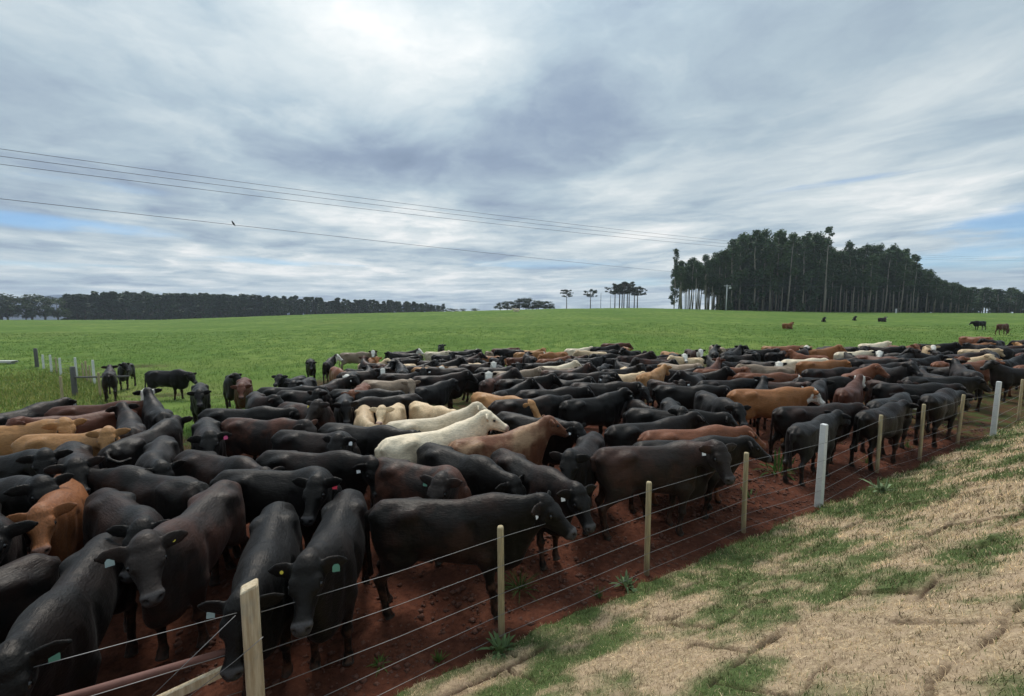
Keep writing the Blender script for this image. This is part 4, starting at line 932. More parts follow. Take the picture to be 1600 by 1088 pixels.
M_COAT = coat_material()
M_EYE, _n, _b = material('eye'); _b.inputs['Base Color'].default_value = (.006, .005, .005, 1); _b.inputs['Roughness'].default_value = .12
TAGM = {k: plain('tag_'+n, c, .45, .08, 30) for k, n, c in (('g', 'teal', (.09, .22, .15)), ('w', 'white', (.7, .7, .68)), ('y', 'yellow', (.62, .5, .06)), ('r', 'red', (.62, .03, .06)), ('p', 'pink', (.6, .07, .18)), ('b', 'pale_blue', (.28, .35, .33)))}
TAGN = {'g': 'teal-green ear tag', 'w': 'white ear tag', 'y': 'yellow ear tag', 'r': 'red ear tag', 'p': 'pink ear tag', 'b': 'pale blue ear tag'}
COAT = {  # base colour, rust amount, rust colour, nose
 'K': ((.0036, .0034, .0034), .10, (.028, .0135, .010), (.060, .057, .058)), 'K2': ((.012, .0115, .0115), .05, (.03, .02, .016), (.065, .062, .062)),
 'B2': ((.0155, .0115, .0100), .75, (.062, .026, .018), (.062, .056, .055)), 'BR': ((.0140, .0105, .0095), 1.0, (.090, .036, .023), (.062, .056, .055)),
 'DR': ((.080, .028, .016), .4, (.045, .017, .011), (.10, .06, .05)), 'R': ((.150, .055, .027), .4, (.085, .030, .016), (.18, .10, .08)),
 'RU': ((.205, .078, .030), .3, (.12, .04, .018), (.22, .12, .09)), 'O': ((.235, .098, .036), .35, (.16, .060, .024), (.28, .17, .13)),
 'T': ((.300, .152, .060), .3, (.21, .092, .036), (.32, .22, .18)), 'RT': ((.150, .060, .032), 1.0, (.34, .21, .12), (.30, .18, .14)),
 'CT': ((.520, .385, .235), .4, (.42, .26, .14), (.42, .27, .23)), 'W': ((.600, .505, .365), .35, (.48, .36, .22), (.33, .24, .21)), 'TP': ((.225, .168, .118), .4, (.15, .10, .065), (.16, .12, .10))}
_tag = MB(); _q = [(-.020, 0), (.020, 0), (.034, -.022), (.034, -.072), (-.034, -.072), (-.034, -.022)]
_tag.add([(x, -.003, z) for x, z in _q]+[(x, .003, z) for x, z in _q], [(0, 1, 2, 3, 4, 5)[::-1], (6, 7, 8, 9, 10, 11)]+[(i, (i+1) % 6, 6+(i+1) % 6, 6+i) for i in range(6)])
TAG_MESH = {k: _tag.mesh('ear_tag', m) for k, m in TAGM.items()}
_bt = MB(); _bt.tube([(0, -.006, 0), (0, .006, 0)], .017, 10); BUTTON = _bt.mesh('ear_button', TAGM['y'])
_ey = MB()
for i in range(5):
    t0 = math.pi*i/4
    for k in range(8): _ey.v.append((math.sin(t0)*math.cos(k*math.pi/4)*.025, math.sin(t0)*math.sin(k*math.pi/4)*.025, math.cos(t0)*.025))
_ey.f = [(i*8+k, (i+1)*8+k, (i+1)*8+(k+1) % 8, i*8+(k+1) % 8) for i in range(4) for k in range(8)]
EYE_MESH = _ey.mesh('eye', M_EYE, True)

LIB = [dict(yaw=0, neck=6, head=-38, tail=(.05, 0)), dict(yaw=0, neck=16, head=-36, fat=.88, stag=(-.05, .06, .05, -.08)), dict(yaw=4, neck=32, head=-28, fat=.92), dict(yaw=-40, neck=14, head=-44, hyaw=-58, stag=(.08, -.04, .02, -.1)), dict(yaw=40, neck=14, head=-44, hyaw=58, fat=.9),
       dict(yaw=-70, neck=18, head=-50, hyaw=-88, fat=1.05), dict(yaw=70, neck=18, head=-50, hyaw=88, fat=.95), dict(yaw=-14, neck=-4, head=-42, fat=1.1, tail=(-.08, 0)), dict(yaw=15, neck=0, head=-40, fat=.9, stag=(.1, -.1, -.1, .1)), dict(yaw=8, neck=-58, head=-72, tail=(0, .5)),
       dict(yaw=20, neck=22, head=-30, lying=True), dict(yaw=0, neck=4, head=-40, swish=1), dict(yaw=6, neck=18, head=-48, hyaw=4, fat=1.0), dict(yaw=-8, neck=10, head=-46, hyaw=-4), dict(yaw=-4, neck=24, head=-34, fat=1.12),
       dict(yaw=-22, neck=26, head=-38, hyaw=-40, fat=.86, bend=-.08), dict(yaw=24, neck=22, head=-40, hyaw=48, fat=1.0, bend=.08), dict(yaw=-50, neck=28, head=-36, hyaw=-80, fat=.95)]
_cache = {}
def lib_mesh(i):
    if i not in _cache: _cache[i] = cow_mesh('cow', LIB[i], .036, .021); _cache[i][0].materials.append(M_COAT)
    return _cache[i]
def nearest(p):
    if p.get('swish'): return 11
    def dist(q): return abs(q.get('yaw', 0)-p.get('yaw', 0))/18+abs(q['neck']-p.get('neck', 10))/7+abs(q['head']-p.get('head', -38))/14
    return min((i for i in range(len(LIB)) if i not in (9, 10, 11)), key=lambda i: dist(LIB[i]))
def ear_spot(fr, s, f=.62):
    ea = head_point(fr, .035, s*.085, -.012); es = s*fr[2]-fr[1]*.18+fr[3]*.02; es = es/np.linalg.norm(es)
    return ea+es*.208*f-fr[3]*.018+fr[1]*.018
def place_cow(x, y, th, s, col, wf, tags, pose, label, grp, hero=False, lib=None, R=random.Random(17)):
    if hero:
        q = dict(pose); q.setdefault('fat', R.uniform(.85, 1.12)); q.setdefault('stag', tuple(R.uniform(-.1, .1) for _ in range(4))); q.setdefault('tail', (R.uniform(-.1, .1), 0)); q['ear'] = R.uniform(-.25, .1)
        me, fr = cow_mesh('cow', q, *((.026, .0125) if y < 6.2 else (.03, .016))); me.materials.append(M_COAT)
    else:
        i = lib if lib is not None else (nearest(pose) if pose else R.choice((0, 1, 1, 2, 2, 3, 3, 4, 7, 8, 13, 14, 15, 15, 16, 17, 17, 5))); me, fr = lib_mesh(i)
    o = link(bpy.data.objects.new('cow', me)); o.location = (x, y, tz(x, y)-.015); o.rotation_euler = (0, 0, math.radians(th)); k = s*R.uniform(.98, 1.02); o.scale = (k, k*R.uniform(.96, 1.05), k)
    tag(o, label, 'cow', grp)
    b, ru, rc, no = COAT[col]; v = R.uniform(.85, 1.2); o.color = (b[0]*v, b[1]*v, b[2]*v, 1); o['rust'] = ru*R.uniform(.8, 1.1) if col != 'K' else R.choice((.05, .2, .5, .8)); o['rust_color'] = rc; o['nose'] = no; o['white_face'] = float(wf)
    if hero:
        for sgn in (1, -1):
            e = link(bpy.data.objects.new('eye', EYE_MESH), o); e.location = head_point(fr, .173, sgn*.106, -.012)
    fy = math.atan2(fr[1][1], fr[1][0])
    for tg in (tags.split() if tags and y < 16 else []):
        sd, cc = tg.split(':'); sg = 1 if sd == 'l' else -1
        bt = cc == 'y' and hero
        e = link(bpy.data.objects.new('ear_button' if bt else 'ear_tag', BUTTON if bt else TAG_MESH[cc]), o); e.location = ear_spot(fr, sg, .5 if bt else .62); e.rotation_euler = (-.25, 0, fy+math.pi/2); e['label'] = 'yellow button in the ear' if bt else TAGN[cc]
        e.scale = (.82,)*3 if hero else (.95,)*3
    return o

HERD = [  # x, y, heading, scale, coat, white face, ear tags, pose, label, group
(-0.75, 4.72, 1, 1.03, 'K', 0, 'r:w', {'yaw': -12, 'neck': 10, 'head': -32, 'hyaw': -25}, 'black cow standing side-on at the wire fence behind the nearest thin wooden post', 'cattle along the wire fence'),
(-1.32, 5.92, -26, 1.0, 'BR', 0, 'r:g', {'yaw': -70, 'neck': 18, 'head': -42, 'hyaw': -80}, 'black and rust-brown cow resting its chin over the side-on black cow at the fence', 'cattle in the front rows'),
(0.22, 6.03, -56, 1.0, 'K', 0, 'r:w', {'yaw': -5, 'neck': 6, 'head': -42, 'hyaw': -10}, 'black cow with a white ear tag, its back behind the chin-resting rust-brown cow', 'cattle along the wire fence'),
(-0.84, 6.38, -42, 1.0, 'K', 0, '', {'yaw': 0, 'neck': -5, 'head': -45}, 'black cow just in front of the pale cream cow, head hidden by the rust-brown one', 'cattle in the front rows'),
(1.17, 6.84, -113, 1.0, 'K', 0, 'l:y', {'yaw': 4, 'neck': 20, 'head': -40, 'hyaw': 8}, 'black cow facing the camera between the side-on fence cow and the big brown-black one', 'cattle in the front rows'),
(-1.4, 7.28, 31, 1.05, 'W', 0, '', {'yaw': -6, 'neck': 24, 'head': -26, 'hyaw': -22}, 'nearer of two cream-white cows, head raised in the middle of the herd', 'cattle in the front rows'),
(-1.65, 8.33, 23, 1.0, 'W', 0, '', {'yaw': 4, 'neck': 22, 'head': -30, 'hyaw': -10}, 'farther of two cream-white cows, only its back and ears showing behind the nearer', 'cattle in the middle rows'),
(-0.28, 7.26, 26, 1.0, 'RT', 0, '', {'yaw': -6, 'neck': 22, 'head': -28, 'hyaw': -8}, 'red and tan cow with raised head beside the cream-white cow', 'cattle in the front rows'),
(2.11, 6.45, 6, 1.04, 'B2', 0, 'r:w', {'yaw': -72, 'neck': 20, 'head': -44, 'hyaw': -84}, 'large brown-black cow beside the fence turning its face to the camera', 'cattle along the wire fence'),
(2.8, 7.0, 5, 1.0, 'K', 0, '', {'yaw': -8, 'neck': 6, 'head': -30, 'hyaw': -14, 'stag': (0.14, -0.1, -0.08, 0.06)}, 'black cow stepping out in front of the big brown-black one, nose to the wire', 'cattle along the wire fence'),
(3.11, 7.57, 6, 1.0, 'R', 0, '', {'yaw': 0, 'neck': 2, 'head': -30, 'hyaw': 0}, 'chestnut-red cow, back showing right behind the big brown-black cow', 'cattle along the wire fence'),
(2.57, 8.13, 15, 1.0, 'K', 0, '', {'yaw': -4, 'neck': 16, 'head': -30}, 'black cow with long neck stretched, behind the chestnut-red back near the fence', 'cattle in the middle rows'),
(6.52, 11.07, -1, 1.05, 'O', 0.7, '', {'yaw': 4, 'neck': 4, 'head': -32, 'hyaw': -6}, 'orange-tan cow with a white blaze standing clear in front of black ones', 'cattle in the middle rows'),
(6.06, 8.58, 32, 0.93, 'K2', 0, '', {'yaw': -4, 'neck': 10, 'head': -24, 'hyaw': -10}, 'charcoal-grey calf right behind the nearer white concrete post', 'cattle along the wire fence'),
(6.62, 9.44, 4, 1.0, 'K', 0, '', {'yaw': 0, 'neck': 2, 'head': -35}, 'black cow behind the charcoal-grey calf at the concrete post', 'cattle along the wire fence'),
(9.52, 12.11, 41, 1.0, 'DR', 1.0, '', {'yaw': 8, 'neck': 22, 'head': -28, 'hyaw': -30}, 'dark red cow with a white face, rump towards the camera, near the fence', 'cattle in the middle rows'),
(-1.84, 4.36, -79, 1.02, 'K', 0, 'l:g r:y', {'yaw': -2, 'neck': 20, 'head': -40, 'hyaw': 4}, 'black cow facing the camera with a green tag and a yellow button', 'cattle in the front rows'),
(-2.41, 4.11, -68, 1.0, 'K', 0, 'r:b', {'yaw': -4, 'neck': 8, 'head': -52, 'hyaw': -10}, 'black cow whose lowered head is hidden by the square wooden corner post', 'cattle in the front rows'),
(-3.43, 4.53, -77, 1.03, 'B2', 0, 'r:b l:y', {'yaw': 6, 'neck': 22, 'head': -38, 'hyaw': 32}, 'brown-black cow facing the camera beside the corner post, pale blue ear tag', 'cattle in the front rows'),
(-3.66, 3.44, -62, 1.0, 'K', 0, 'l:g', {'yaw': 2, 'neck': 10, 'head': -52, 'hyaw': 8}, 'large black cow cut by the lower frame edge, pale tag in its ear', 'cattle in the front rows'),
(-5.69, 5.3, -50, 0.97, 'RU', 0, 'l:y', {'yaw': -6, 'neck': 12, 'head': -40, 'hyaw': 4}, 'rust-red cow with its head low between black cows', 'cattle in the front rows'),
(-5.69, 4.43, -31, 1.0, 'K', 0.12, '', {'yaw': -6, 'neck': 18, 'head': -38, 'hyaw': -24}, 'black cow facing the camera with a thin white mark on its forehead', 'cattle in the front rows'),
(-4.42, 4.75, -33, 1.0, 'K', 0, 'l:y r:y', {'yaw': -14, 'neck': 14, 'head': -40, 'hyaw': -40}, 'black cow with two yellow tags, head low behind the brown-black cow', 'cattle in the front rows'),
(-4.69, 5.54, 162, 1.0, 'K', 0, '', {'yaw': 15, 'neck': 0, 'head': -45}, 'black cow, broad grey-lit back in front of the black one with a pink tag', 'cattle in the front rows'),
(-4.34, 3.02, -93, 1.0, 'K', 0, '', {'yaw': 0, 'neck': 8, 'head': -40}, 'black cow cut by the frame edge, only its rump above the large black one', 'cattle in the front rows'),
(-6.72, 5.24, 0, 1.0, 'K', 0, '', {'yaw': -20, 'neck': 14, 'head': -40}, 'black cow standing behind the one with the white forehead mark', 'cattle in the front rows'),
(-3.14, 5.61, -2, 1.0, 'K', 0, 'l:r', {'yaw': -64, 'neck': 16, 'head': -42, 'hyaw': -86}, 'black cow with a bright red ear tag looking at the camera', 'cattle in the front rows'),
(-3.08, 6.4, -9, 1.0, 'K', 0, 'r:w', {'yaw': -10, 'neck': 4, 'head': -60, 'hyaw': -40}, 'black cow, long back behind the one with the red ear tag', 'cattle in the front rows'),
(-4.37, 6.25, -23, 1.0, 'K', 0, 'r:g', {'yaw': -8, 'neck': 0, 'head': -28, 'hyaw': -10}, 'black cow with a teal tag, head low beside the long-backed black cow', 'cattle in the front rows'),
(-5.6, 6.67, -58, 1.0, 'K', 0, 'r:p', {'yaw': 20, 'neck': 6, 'head': -52, 'hyaw': 24}, 'black cow with a pink ear tag, face hidden in the crowd', 'cattle in the front rows'),
(-4.88, 8.22, -14, 1.0, 'BR', 0, '', {'yaw': -6, 'neck': 8, 'head': -40}, 'brown cow with black shoulders behind the black cow with the pink tag', 'cattle in the middle rows'),
(-5.61, 7.83, -53, 1.0, 'K', 0, 'l:p', {'yaw': 0, 'neck': 14, 'head': -40, 'hyaw': -6}, 'black cow facing the camera beside the brown one with black shoulders', 'cattle in the front rows'),
(-3.42, 7.37, -15, 1.0, 'K', 0, 'l:w', {'yaw': -62, 'neck': 18, 'head': -42, 'hyaw': -84}, 'black cow with white ear tag staring at the camera, left of the cream cows', 'cattle in the front rows'),
(-4.59, 9.53, -27, 1.0, 'B2', 0, 'r:y', {'yaw': -50, 'neck': 20, 'head': -40, 'hyaw': -66}, 'dark brown cow with raised face behind the staring black cow', 'cattle in the middle rows'),
(-4.06, 10.36, -70, 1.0, 'K', 0, '', {'yaw': 0, 'neck': 20, 'head': -55}, 'black cow facing the camera beside the raised dark brown face', 'cattle in the middle rows'),
(-2.79, 7.76, -19, 1.0, 'K', 0, '', {'yaw': 0, 'neck': 2, 'head': -35}, 'black cow squeezed between the staring black cow and the cream rump', 'cattle in the front rows'),
(-3.24, 9.32, -72, 0.95, 'CT', 0, '', {'yaw': 10, 'neck': 0, 'head': -40}, 'cream-tan cow seen as a pale rump left of the cream-white cows', 'cattle in the middle rows'),
(-2.73, 9.69, -89, 0.92, 'CT', 0, '', {'yaw': 10, 'neck': 30, 'head': -5, 'hyaw': -20}, 'cream cow lifting its pink muzzle behind the cream-white cows', 'cattle in the middle rows'),
(-1.97, 10.17, -46, 0.88, 'CT', 0, '', {'yaw': 10, 'neck': 5, 'head': -35}, 'small tan cow beside the cream one lifting its muzzle', 'cattle in the middle rows'),
(-10.74, 9.19, 89, 1.0, 'K', 0, 'r:w', {'yaw': 0, 'neck': 8, 'head': -35}, 'black cow by the tall grass at the frame edge, behind the tan cows', 'cattle in the middle rows'),
(-9.53, 9.72, 16, 1.0, 'DR', 0, '', {'yaw': 0, 'neck': 4, 'head': -40}, 'farther of two dark red cows beside the tall grass', 'cattle in the middle rows'),
(-8.85, 8.87, -113, 1.0, 'DR', 0, '', {'yaw': 20, 'neck': 12, 'head': -48, 'hyaw': 46}, 'nearer of two dark red cows, face turned towards the tan cows', 'cattle in the middle rows'),
(-9.2, 7.79, 17, 1.0, 'T', 0, '', {'yaw': -36, 'neck': 14, 'head': -44, 'hyaw': -52}, 'tan cow cut by the frame edge, face turned to the camera', 'cattle in the front rows'),
(-7.69, 7.38, 6, 1.0, 'T', 0, '', {'yaw': -46, 'neck': 20, 'head': -44, 'hyaw': -66}, 'tan cow with a white muzzle standing whole among black cows', 'cattle in the front rows'),
(-7.72, 6.24, 11, 1.0, 'K', 0, '', {'yaw': -40, 'neck': 16, 'head': -46, 'hyaw': -58}, 'black cow with its ear held out, directly in front of the tan cows', 'cattle in the front rows'),
(-6.68, 6.44, -42, 1.0, 'K', 0, '', {'yaw': -4, 'neck': 14, 'head': -38, 'hyaw': 6}, 'black cow facing the camera right in front of the tan cow with white muzzle', 'cattle in the front rows'),
(-7.48, 8.34, 133, 1.0, 'K', 0, '', {'yaw': 10, 'neck': 20, 'head': -30}, 'black cow walking away beside the dark red cows', 'cattle in the middle rows'),
(-7.86, 9.46, 137, 1.0, 'K', 1.0, '', {'yaw': 0, 'neck': 30, 'head': -40, 'hyaw': -150}, 'black cow with a white face looking back beside the dark red cows', 'cattle in the middle rows'),
(-6.39, 7.4, 96, 1.0, 'K', 0, '', {'yaw': 20, 'neck': 0, 'head': -40, 'swish': -1}, 'black cow with its tail curled up, at the gap of bare grass', 'cattle in the front rows'),
(-17.89, 19.13, 131, 1.0, 'K', 0, '', {'yaw': -6, 'neck': 14, 'head': -30}, 'black cow seen from behind at the end of the old fence', 'cattle in the far rows'),
(-20.39, 22.76, -63, 1.0, 'K', 0, '', {'yaw': 20, 'neck': 26, 'head': -30}, 'black cow behind the one at the end of the old fence', 'cattle in the far rows'),
(-14.97, 18.65, 1, 1.0, 'K', 0, '', {'yaw': -30, 'neck': -4, 'head': -40}, 'lone black cow standing side-on in the grass gap', 'cattle in the far rows'),
(-9.32, 12.81, -55, 1.0, 'K', 0, '', {'yaw': 0, 'neck': 4, 'head': -56}, 'black cow facing the camera alone in front of the lone side-on one', 'cattle in the middle rows'),
(-10.32, 15.81, -61, 1.0, 'K', 0, '', {'yaw': 10, 'neck': 20, 'head': -40}, 'black cow with its head up at the edge of the grass gap', 'cattle in the middle rows'),
(-8.81, 14.09, -61, 1.0, 'DR', 0, '', {'yaw': 0, 'neck': 6, 'head': -45}, 'brown-red cow at the edge of the grass gap', 'cattle in the middle rows'),
(-5.9, 9.21, -1, 1.0, 'K', 0, '', {'yaw': 10, 'neck': 0, 'head': -35}, 'black cow behind the brown cow with black shoulders', 'cattle in the middle rows'),
(-6.43, 12.16, -5, 1.0, 'K', 0, '', {'yaw': 0, 'neck': 8, 'head': -40}, 'black cow to the right of the brown-red cow by the gap', 'cattle in the middle rows'),
(-6.45, 10.81, -57, 1.0, 'K', 0, '', {'yaw': 30, 'neck': 14, 'head': -38}, 'black cow in front of the brown-red cow by the gap', 'cattle in the middle rows'),
(-5.55, 11.47, -12, 1.0, 'K', 0, '', {'yaw': -60, 'neck': 12, 'head': -50}, 'black cow, nearest behind the raised dark brown face', 'cattle in the middle rows'),
(-4.08, 11.4, -12, 1.0, 'K', 0, '', {'yaw': 0, 'neck': 0, 'head': -40}, 'black cow in front of the black cow with white forehead patch', 'cattle in the middle rows'),
(-3.06, 10.65, -145, 1.0, 'K', 0, 'l:w', {'yaw': 10, 'neck': 4, 'head': -45}, 'black cow in front of the taupe cow with pale nose', 'cattle in the middle rows'),
(-3.89, 13.31, -11, 1.0, 'TP', 0, '', {'yaw': -40, 'neck': 16, 'head': -40, 'hyaw': -60}, 'taupe cow with a pale nose among black cows left of the white faces', 'cattle in the middle rows'),
(-5.88, 16.81, 20, 1.0, 'K', 0.45, '', {'yaw': -60, 'neck': 26, 'head': -50, 'hyaw': -86}, 'black cow with a white forehead patch, head high behind the taupe cow', 'cattle in the middle rows'),
(-7.51, 18.47, -59, 1.0, 'R', 0, '', {'yaw': 0, 'neck': 0, 'head': -45}, 'red cow seen as a rounded rump behind the black white-faced cow', 'cattle in the far rows'),
(-5.87, 15.72, -77, 1.0, 'K', 1.0, '', {'yaw': 0, 'neck': 14, 'head': -45}, 'black cow with a white face in front of the red rump', 'cattle in the middle rows'),
(-4.34, 12.34, -80, 1.0, 'R', 0, '', {'yaw': 0, 'neck': 10, 'head': -50}, 'red cow facing the camera in front of the black cow with white forehead patch', 'cattle in the middle rows'),
(-11.38, 24.39, -64, 1.0, 'K', 0, '', {'yaw': 0, 'neck': 6, 'head': -45}, 'black cow seen from behind at the outer edge of the herd, on grass', 'cattle in the far rows'),
(-10.3, 24.21, 104, 1.0, 'K', 1.0, '', {'yaw': -60, 'neck': 26, 'head': -45, 'hyaw': -110}, 'black cow with a white face at the outer edge of the herd, on grass', 'cattle in the far rows'),
(-10.46, 28.46, 6, 1.0, 'TP', 0, '', {'yaw': 10, 'neck': 0, 'head': -40}, 'taupe cow standing side-on at the outer grassy edge of the herd', 'cattle in the far rows'),
(-9.49, 29.55, -75, 1.0, 'B2', 0.8, '', {'yaw': 0, 'neck': 16, 'head': -48}, 'brown cow with a white face facing the camera beside the taupe cow', 'cattle in the far rows'),
(-7.33, 29.44, 0, 1.0, 'K', 1.0, '', {'yaw': 0, 'neck': 22, 'head': -40, 'hyaw': -50}, 'black cow with a white face side-on at the far edge of the herd', 'cattle in the far rows'),
(-5.11, 29.22, -5, 1.0, 'W', 0, '', {'yaw': -20, 'neck': 14, 'head': -45}, 'cream-white cow behind black ones at the far edge of the herd', 'cattle in the far rows'),
(-6.34, 24.28, -1, 1.0, 'K', 0, '', {'yaw': 0, 'neck': 6, 'head': -40}, 'black cow, third to the left of the tan cow with cream face', 'cattle in the far rows'),
(-5.05, 19.22, 5, 1.0, 'B2', 0, '', {'yaw': 0, 'neck': 6, 'head': -40}, 'dark brown cow to the left of the tan cow with cream face', 'cattle in the far rows'),
(-3.59, 18.87, -12, 1.0, 'T', 0.8, '', {'yaw': -60, 'neck': 12, 'head': -50}, 'tan cow with a cream face among black cows at mid-herd', 'cattle in the far rows'),
(-2.6, 14.77, 10, 1.0, 'K', 0, '', {'yaw': 0, 'neck': 12, 'head': -40}, 'black cow in front of the tan cow with cream face', 'cattle in the middle rows'),
(-1.56, 15.63, 0, 1.0, 'K', 1.0, '', {'yaw': -70, 'neck': 2, 'head': -60, 'hyaw': -90}, 'black cow with a long white face, lower of two white faces at mid-herd', 'cattle in the middle rows'),
(-1.7, 20.71, 9, 1.0, 'K', 1.0, '', {'yaw': -70, 'neck': 8, 'head': -60, 'hyaw': -90}, 'black cow with a white face, upper of two white faces at mid-herd', 'cattle in the far rows'),
(-0.01, 16.85, -4, 1.0, 'TP', 0, '', {'yaw': 0, 'neck': 14, 'head': -38}, 'long taupe cow right of the two white faces', 'cattle in the middle rows'),
(1.89, 19.42, 12, 1.0, 'W', 0, '', {'yaw': 0, 'neck': 24, 'head': -30}, 'white cow with raised head behind the long taupe one', 'cattle in the far rows'),
(0.3, 13.93, 8, 1.0, 'K', 0, '', {'yaw': 0, 'neck': 12, 'head': -40}, 'black cow, second in front of the long taupe cow', 'cattle in the middle rows'),
(-0.39, 10.76, -41, 1.0, 'T', 0, '', {'yaw': 0, 'neck': 0, 'head': -40, 'swish': 1}, 'golden tan cow with its tail swished up, behind a black one', 'cattle in the middle rows'),
(0.33, 10.1, 14, 1.0, 'K', 0, '', {'yaw': 0, 'neck': 0, 'head': -40}, 'black cow to the right of the golden tan cow', 'cattle in the middle rows'),
(0.94, 11.58, 8, 1.0, 'K', 0, '', {'yaw': 0, 'neck': 6, 'head': -40}, 'black cow to the left of the large level-backed cow', 'cattle in the middle rows'),
(1.9, 10.36, 26, 1.0, 'K', 0, 'r:w', {'yaw': 0, 'neck': 18, 'head': -30}, 'large black cow with long level back and pricked ears at centre right', 'cattle in the middle rows'),
(0.35, 8.46, -39, 1.0, 'K', 0, 'r:w', {'yaw': -6, 'neck': 8, 'head': -44}, 'black cow with a white tag behind the red and tan cow', 'cattle in the middle rows'),
(2.56, 12.72, -8, 1.0, 'K', 0, '', {'yaw': 0, 'neck': 8, 'head': -40}, 'black cow, nearest behind the large level-backed cow', 'cattle in the middle rows'),
(2.58, 15.63, -7, 1.0, 'K', 0, '', {'yaw': 0, 'neck': 8, 'head': -40}, 'black cow, second to the right of the long taupe cow', 'cattle in the middle rows'),
(3.68, 9.74, -101, 1.0, 'K', 0, '', {'yaw': 10, 'neck': 14, 'head': -40}, 'black cow, second behind the chestnut-red back', 'cattle in the middle rows'),
(4.97, 12.38, -14, 1.0, 'K', 0, '', {'yaw': 0, 'neck': 6, 'head': -34}, 'black cow, second in front of the reddish brown cow', 'cattle in the middle rows'),
(5.01, 10.59, -90, 1.0, 'K', 0, '', {'yaw': 0, 'neck': 6, 'head': -34}, 'black cow to the left of the orange-tan cow with white blaze', 'cattle in the middle rows'),
(3.25, 8.95, -22, 1.0, 'K', 0, '', {'yaw': 0, 'neck': 6, 'head': -34}, 'black cow, nearest behind the chestnut-red back', 'cattle in the middle rows'),
(6.6, 13.37, 3, 1.0, 'K', 0, '', {'yaw': 0, 'neck': 6, 'head': -34}, 'black cow, nearest in front of the reddish brown cow', 'cattle in the middle rows'),
(9.22, 10.42, 27, 1.0, 'K2', 0, '', {'yaw': 0, 'neck': 0, 'head': -40}, 'charcoal-grey cow standing along the fence past the concrete post', 'cattle along the wire fence'),
(8.14, 9.43, 28, 1.0, 'K', 0, 'r:w', {'yaw': 0, 'neck': 4, 'head': -36}, 'black cow right at the wire between two thin wooden posts', 'cattle along the wire fence'),
(11.33, 12.22, -13, 1.0, 'K', 0, '', {'yaw': 0, 'neck': 4, 'head': -36}, 'black cow behind the black cow at the wire', 'cattle along the wire fence'),
(13.33, 13.56, -14, 1.0, 'K', 0, '', {'yaw': 0, 'neck': 4, 'head': -36}, 'black cow, second in front of the red cow with pale face', 'cattle along the wire fence'),
(11.05, 11.09, 31, 1.0, 'K', 0, '', {'yaw': -20, 'neck': 2, 'head': -40}, 'black cow to the right of the black cow at the wire', 'cattle along the wire fence'),
(9.94, 13.85, -6, 1.0, 'K', 0, '', {'yaw': 0, 'neck': 4, 'head': -36}, 'black cow, second to the left of the dark red white-faced cow', 'cattle in the middle rows'),
(11.47, 15.74, 2, 1.0, 'K', 0, '', {'yaw': 0, 'neck': 4, 'head': -36}, 'black cow, second to the right of the long cream back', 'cattle in the middle rows'),
(14.38, 16.78, 3, 1.0, 'K', 0, 'l:w', {'yaw': -60, 'neck': 4, 'head': -50}, 'black cow, second in front of the white head between pale backs', 'cattle in the middle rows'),
(-0.65, 31.44, 5, 1.0, 'DR', 0, '', {'yaw': 0, 'neck': 10, 'head': -40}, 'dark red cow at the far edge of the herd, left of a tan one', 'cattle in the far rows'),
(0.98, 29.03, 0, 1.0, 'T', 0.6, '', {'yaw': 0, 'neck': 6, 'head': -40}, 'tan cow with a reddish white face at the far edge of the herd', 'cattle in the far rows'),
(-2.73, 30.44, -33, 1.0, 'K', 1.0, '', {'yaw': -80, 'neck': 18, 'head': -45}, 'black cow with a white face left of the dark red one at the far edge', 'cattle in the far rows'),
(2.25, 25.04, 9, 1.0, 'R', 0, '', {'yaw': 0, 'neck': 12, 'head': -38}, 'red cow behind the white cow with raised head', 'cattle in the far rows'),
(4.56, 30.52, 3, 1.0, 'W', 0, '', {'yaw': 0, 'neck': 18, 'head': -30}, 'white cow at the far edge of the herd beside a pinkish cream one', 'cattle in the far rows'),
(5.33, 28.04, 167, 1.0, 'CT', 0, '', {'yaw': 0, 'neck': 6, 'head': -40}, 'pinkish cream cow facing a white one at the far edge of the herd', 'cattle in the far rows'),
(7.69, 29.33, -96, 1.0, 'O', 0, '', {'yaw': 0, 'neck': 4, 'head': -40}, 'orange-tan rump at the far edge, beside a dark red cow', 'cattle in the far rows'),
(7.51, 32.18, -12, 1.0, 'DR', 0, '', {'yaw': 0, 'neck': 10, 'head': -30}, 'dark red cow with ears up at the far edge beside the orange rump', 'cattle in the far rows'),
(9.09, 25.13, -86, 1.0, 'T', 0, '', {'yaw': 0, 'neck': 4, 'head': -40}, 'tan rump at the far edge beside two white-faced cows', 'cattle in the far rows'),
(8.87, 23.29, -91, 1.0, 'K', 1.0, '', {'yaw': 0, 'neck': 14, 'head': -40, 'hyaw': -30}, 'black cow with a white head next to the tan rump at the far edge', 'cattle in the far rows'),
(10.34, 24.86, -92, 1.0, 'B2', 1.0, '', {'yaw': -20, 'neck': 18, 'head': -48}, 'brown cow with a long white face right of the tan rump at the far edge', 'cattle in the far rows'),
(15.51, 24.77, 0, 1.0, 'R', 0, '', {'yaw': 0, 'neck': 4, 'head': -40}, 'red cow below a large black one at the far edge', 'cattle in the far rows'),
(16.66, 24.86, -116, 1.0, 'CT', 0.9, '', {'yaw': 0, 'neck': 22, 'head': -45}, 'cream-faced cow looking over the backs at the far edge', 'cattle in the far rows'),
(12.74, 19.08, 0, 1.0, 'W', 0, '', {'yaw': 0, 'neck': 8, 'head': -40}, 'cream cow with long pale back behind the orange-backed one', 'cattle in the far rows'),
(12.74, 17.96, -1, 1.0, 'O', 0, '', {'yaw': 0, 'neck': 10, 'head': -30}, 'orange-backed cow in front of the long cream back', 'cattle in the middle rows'),
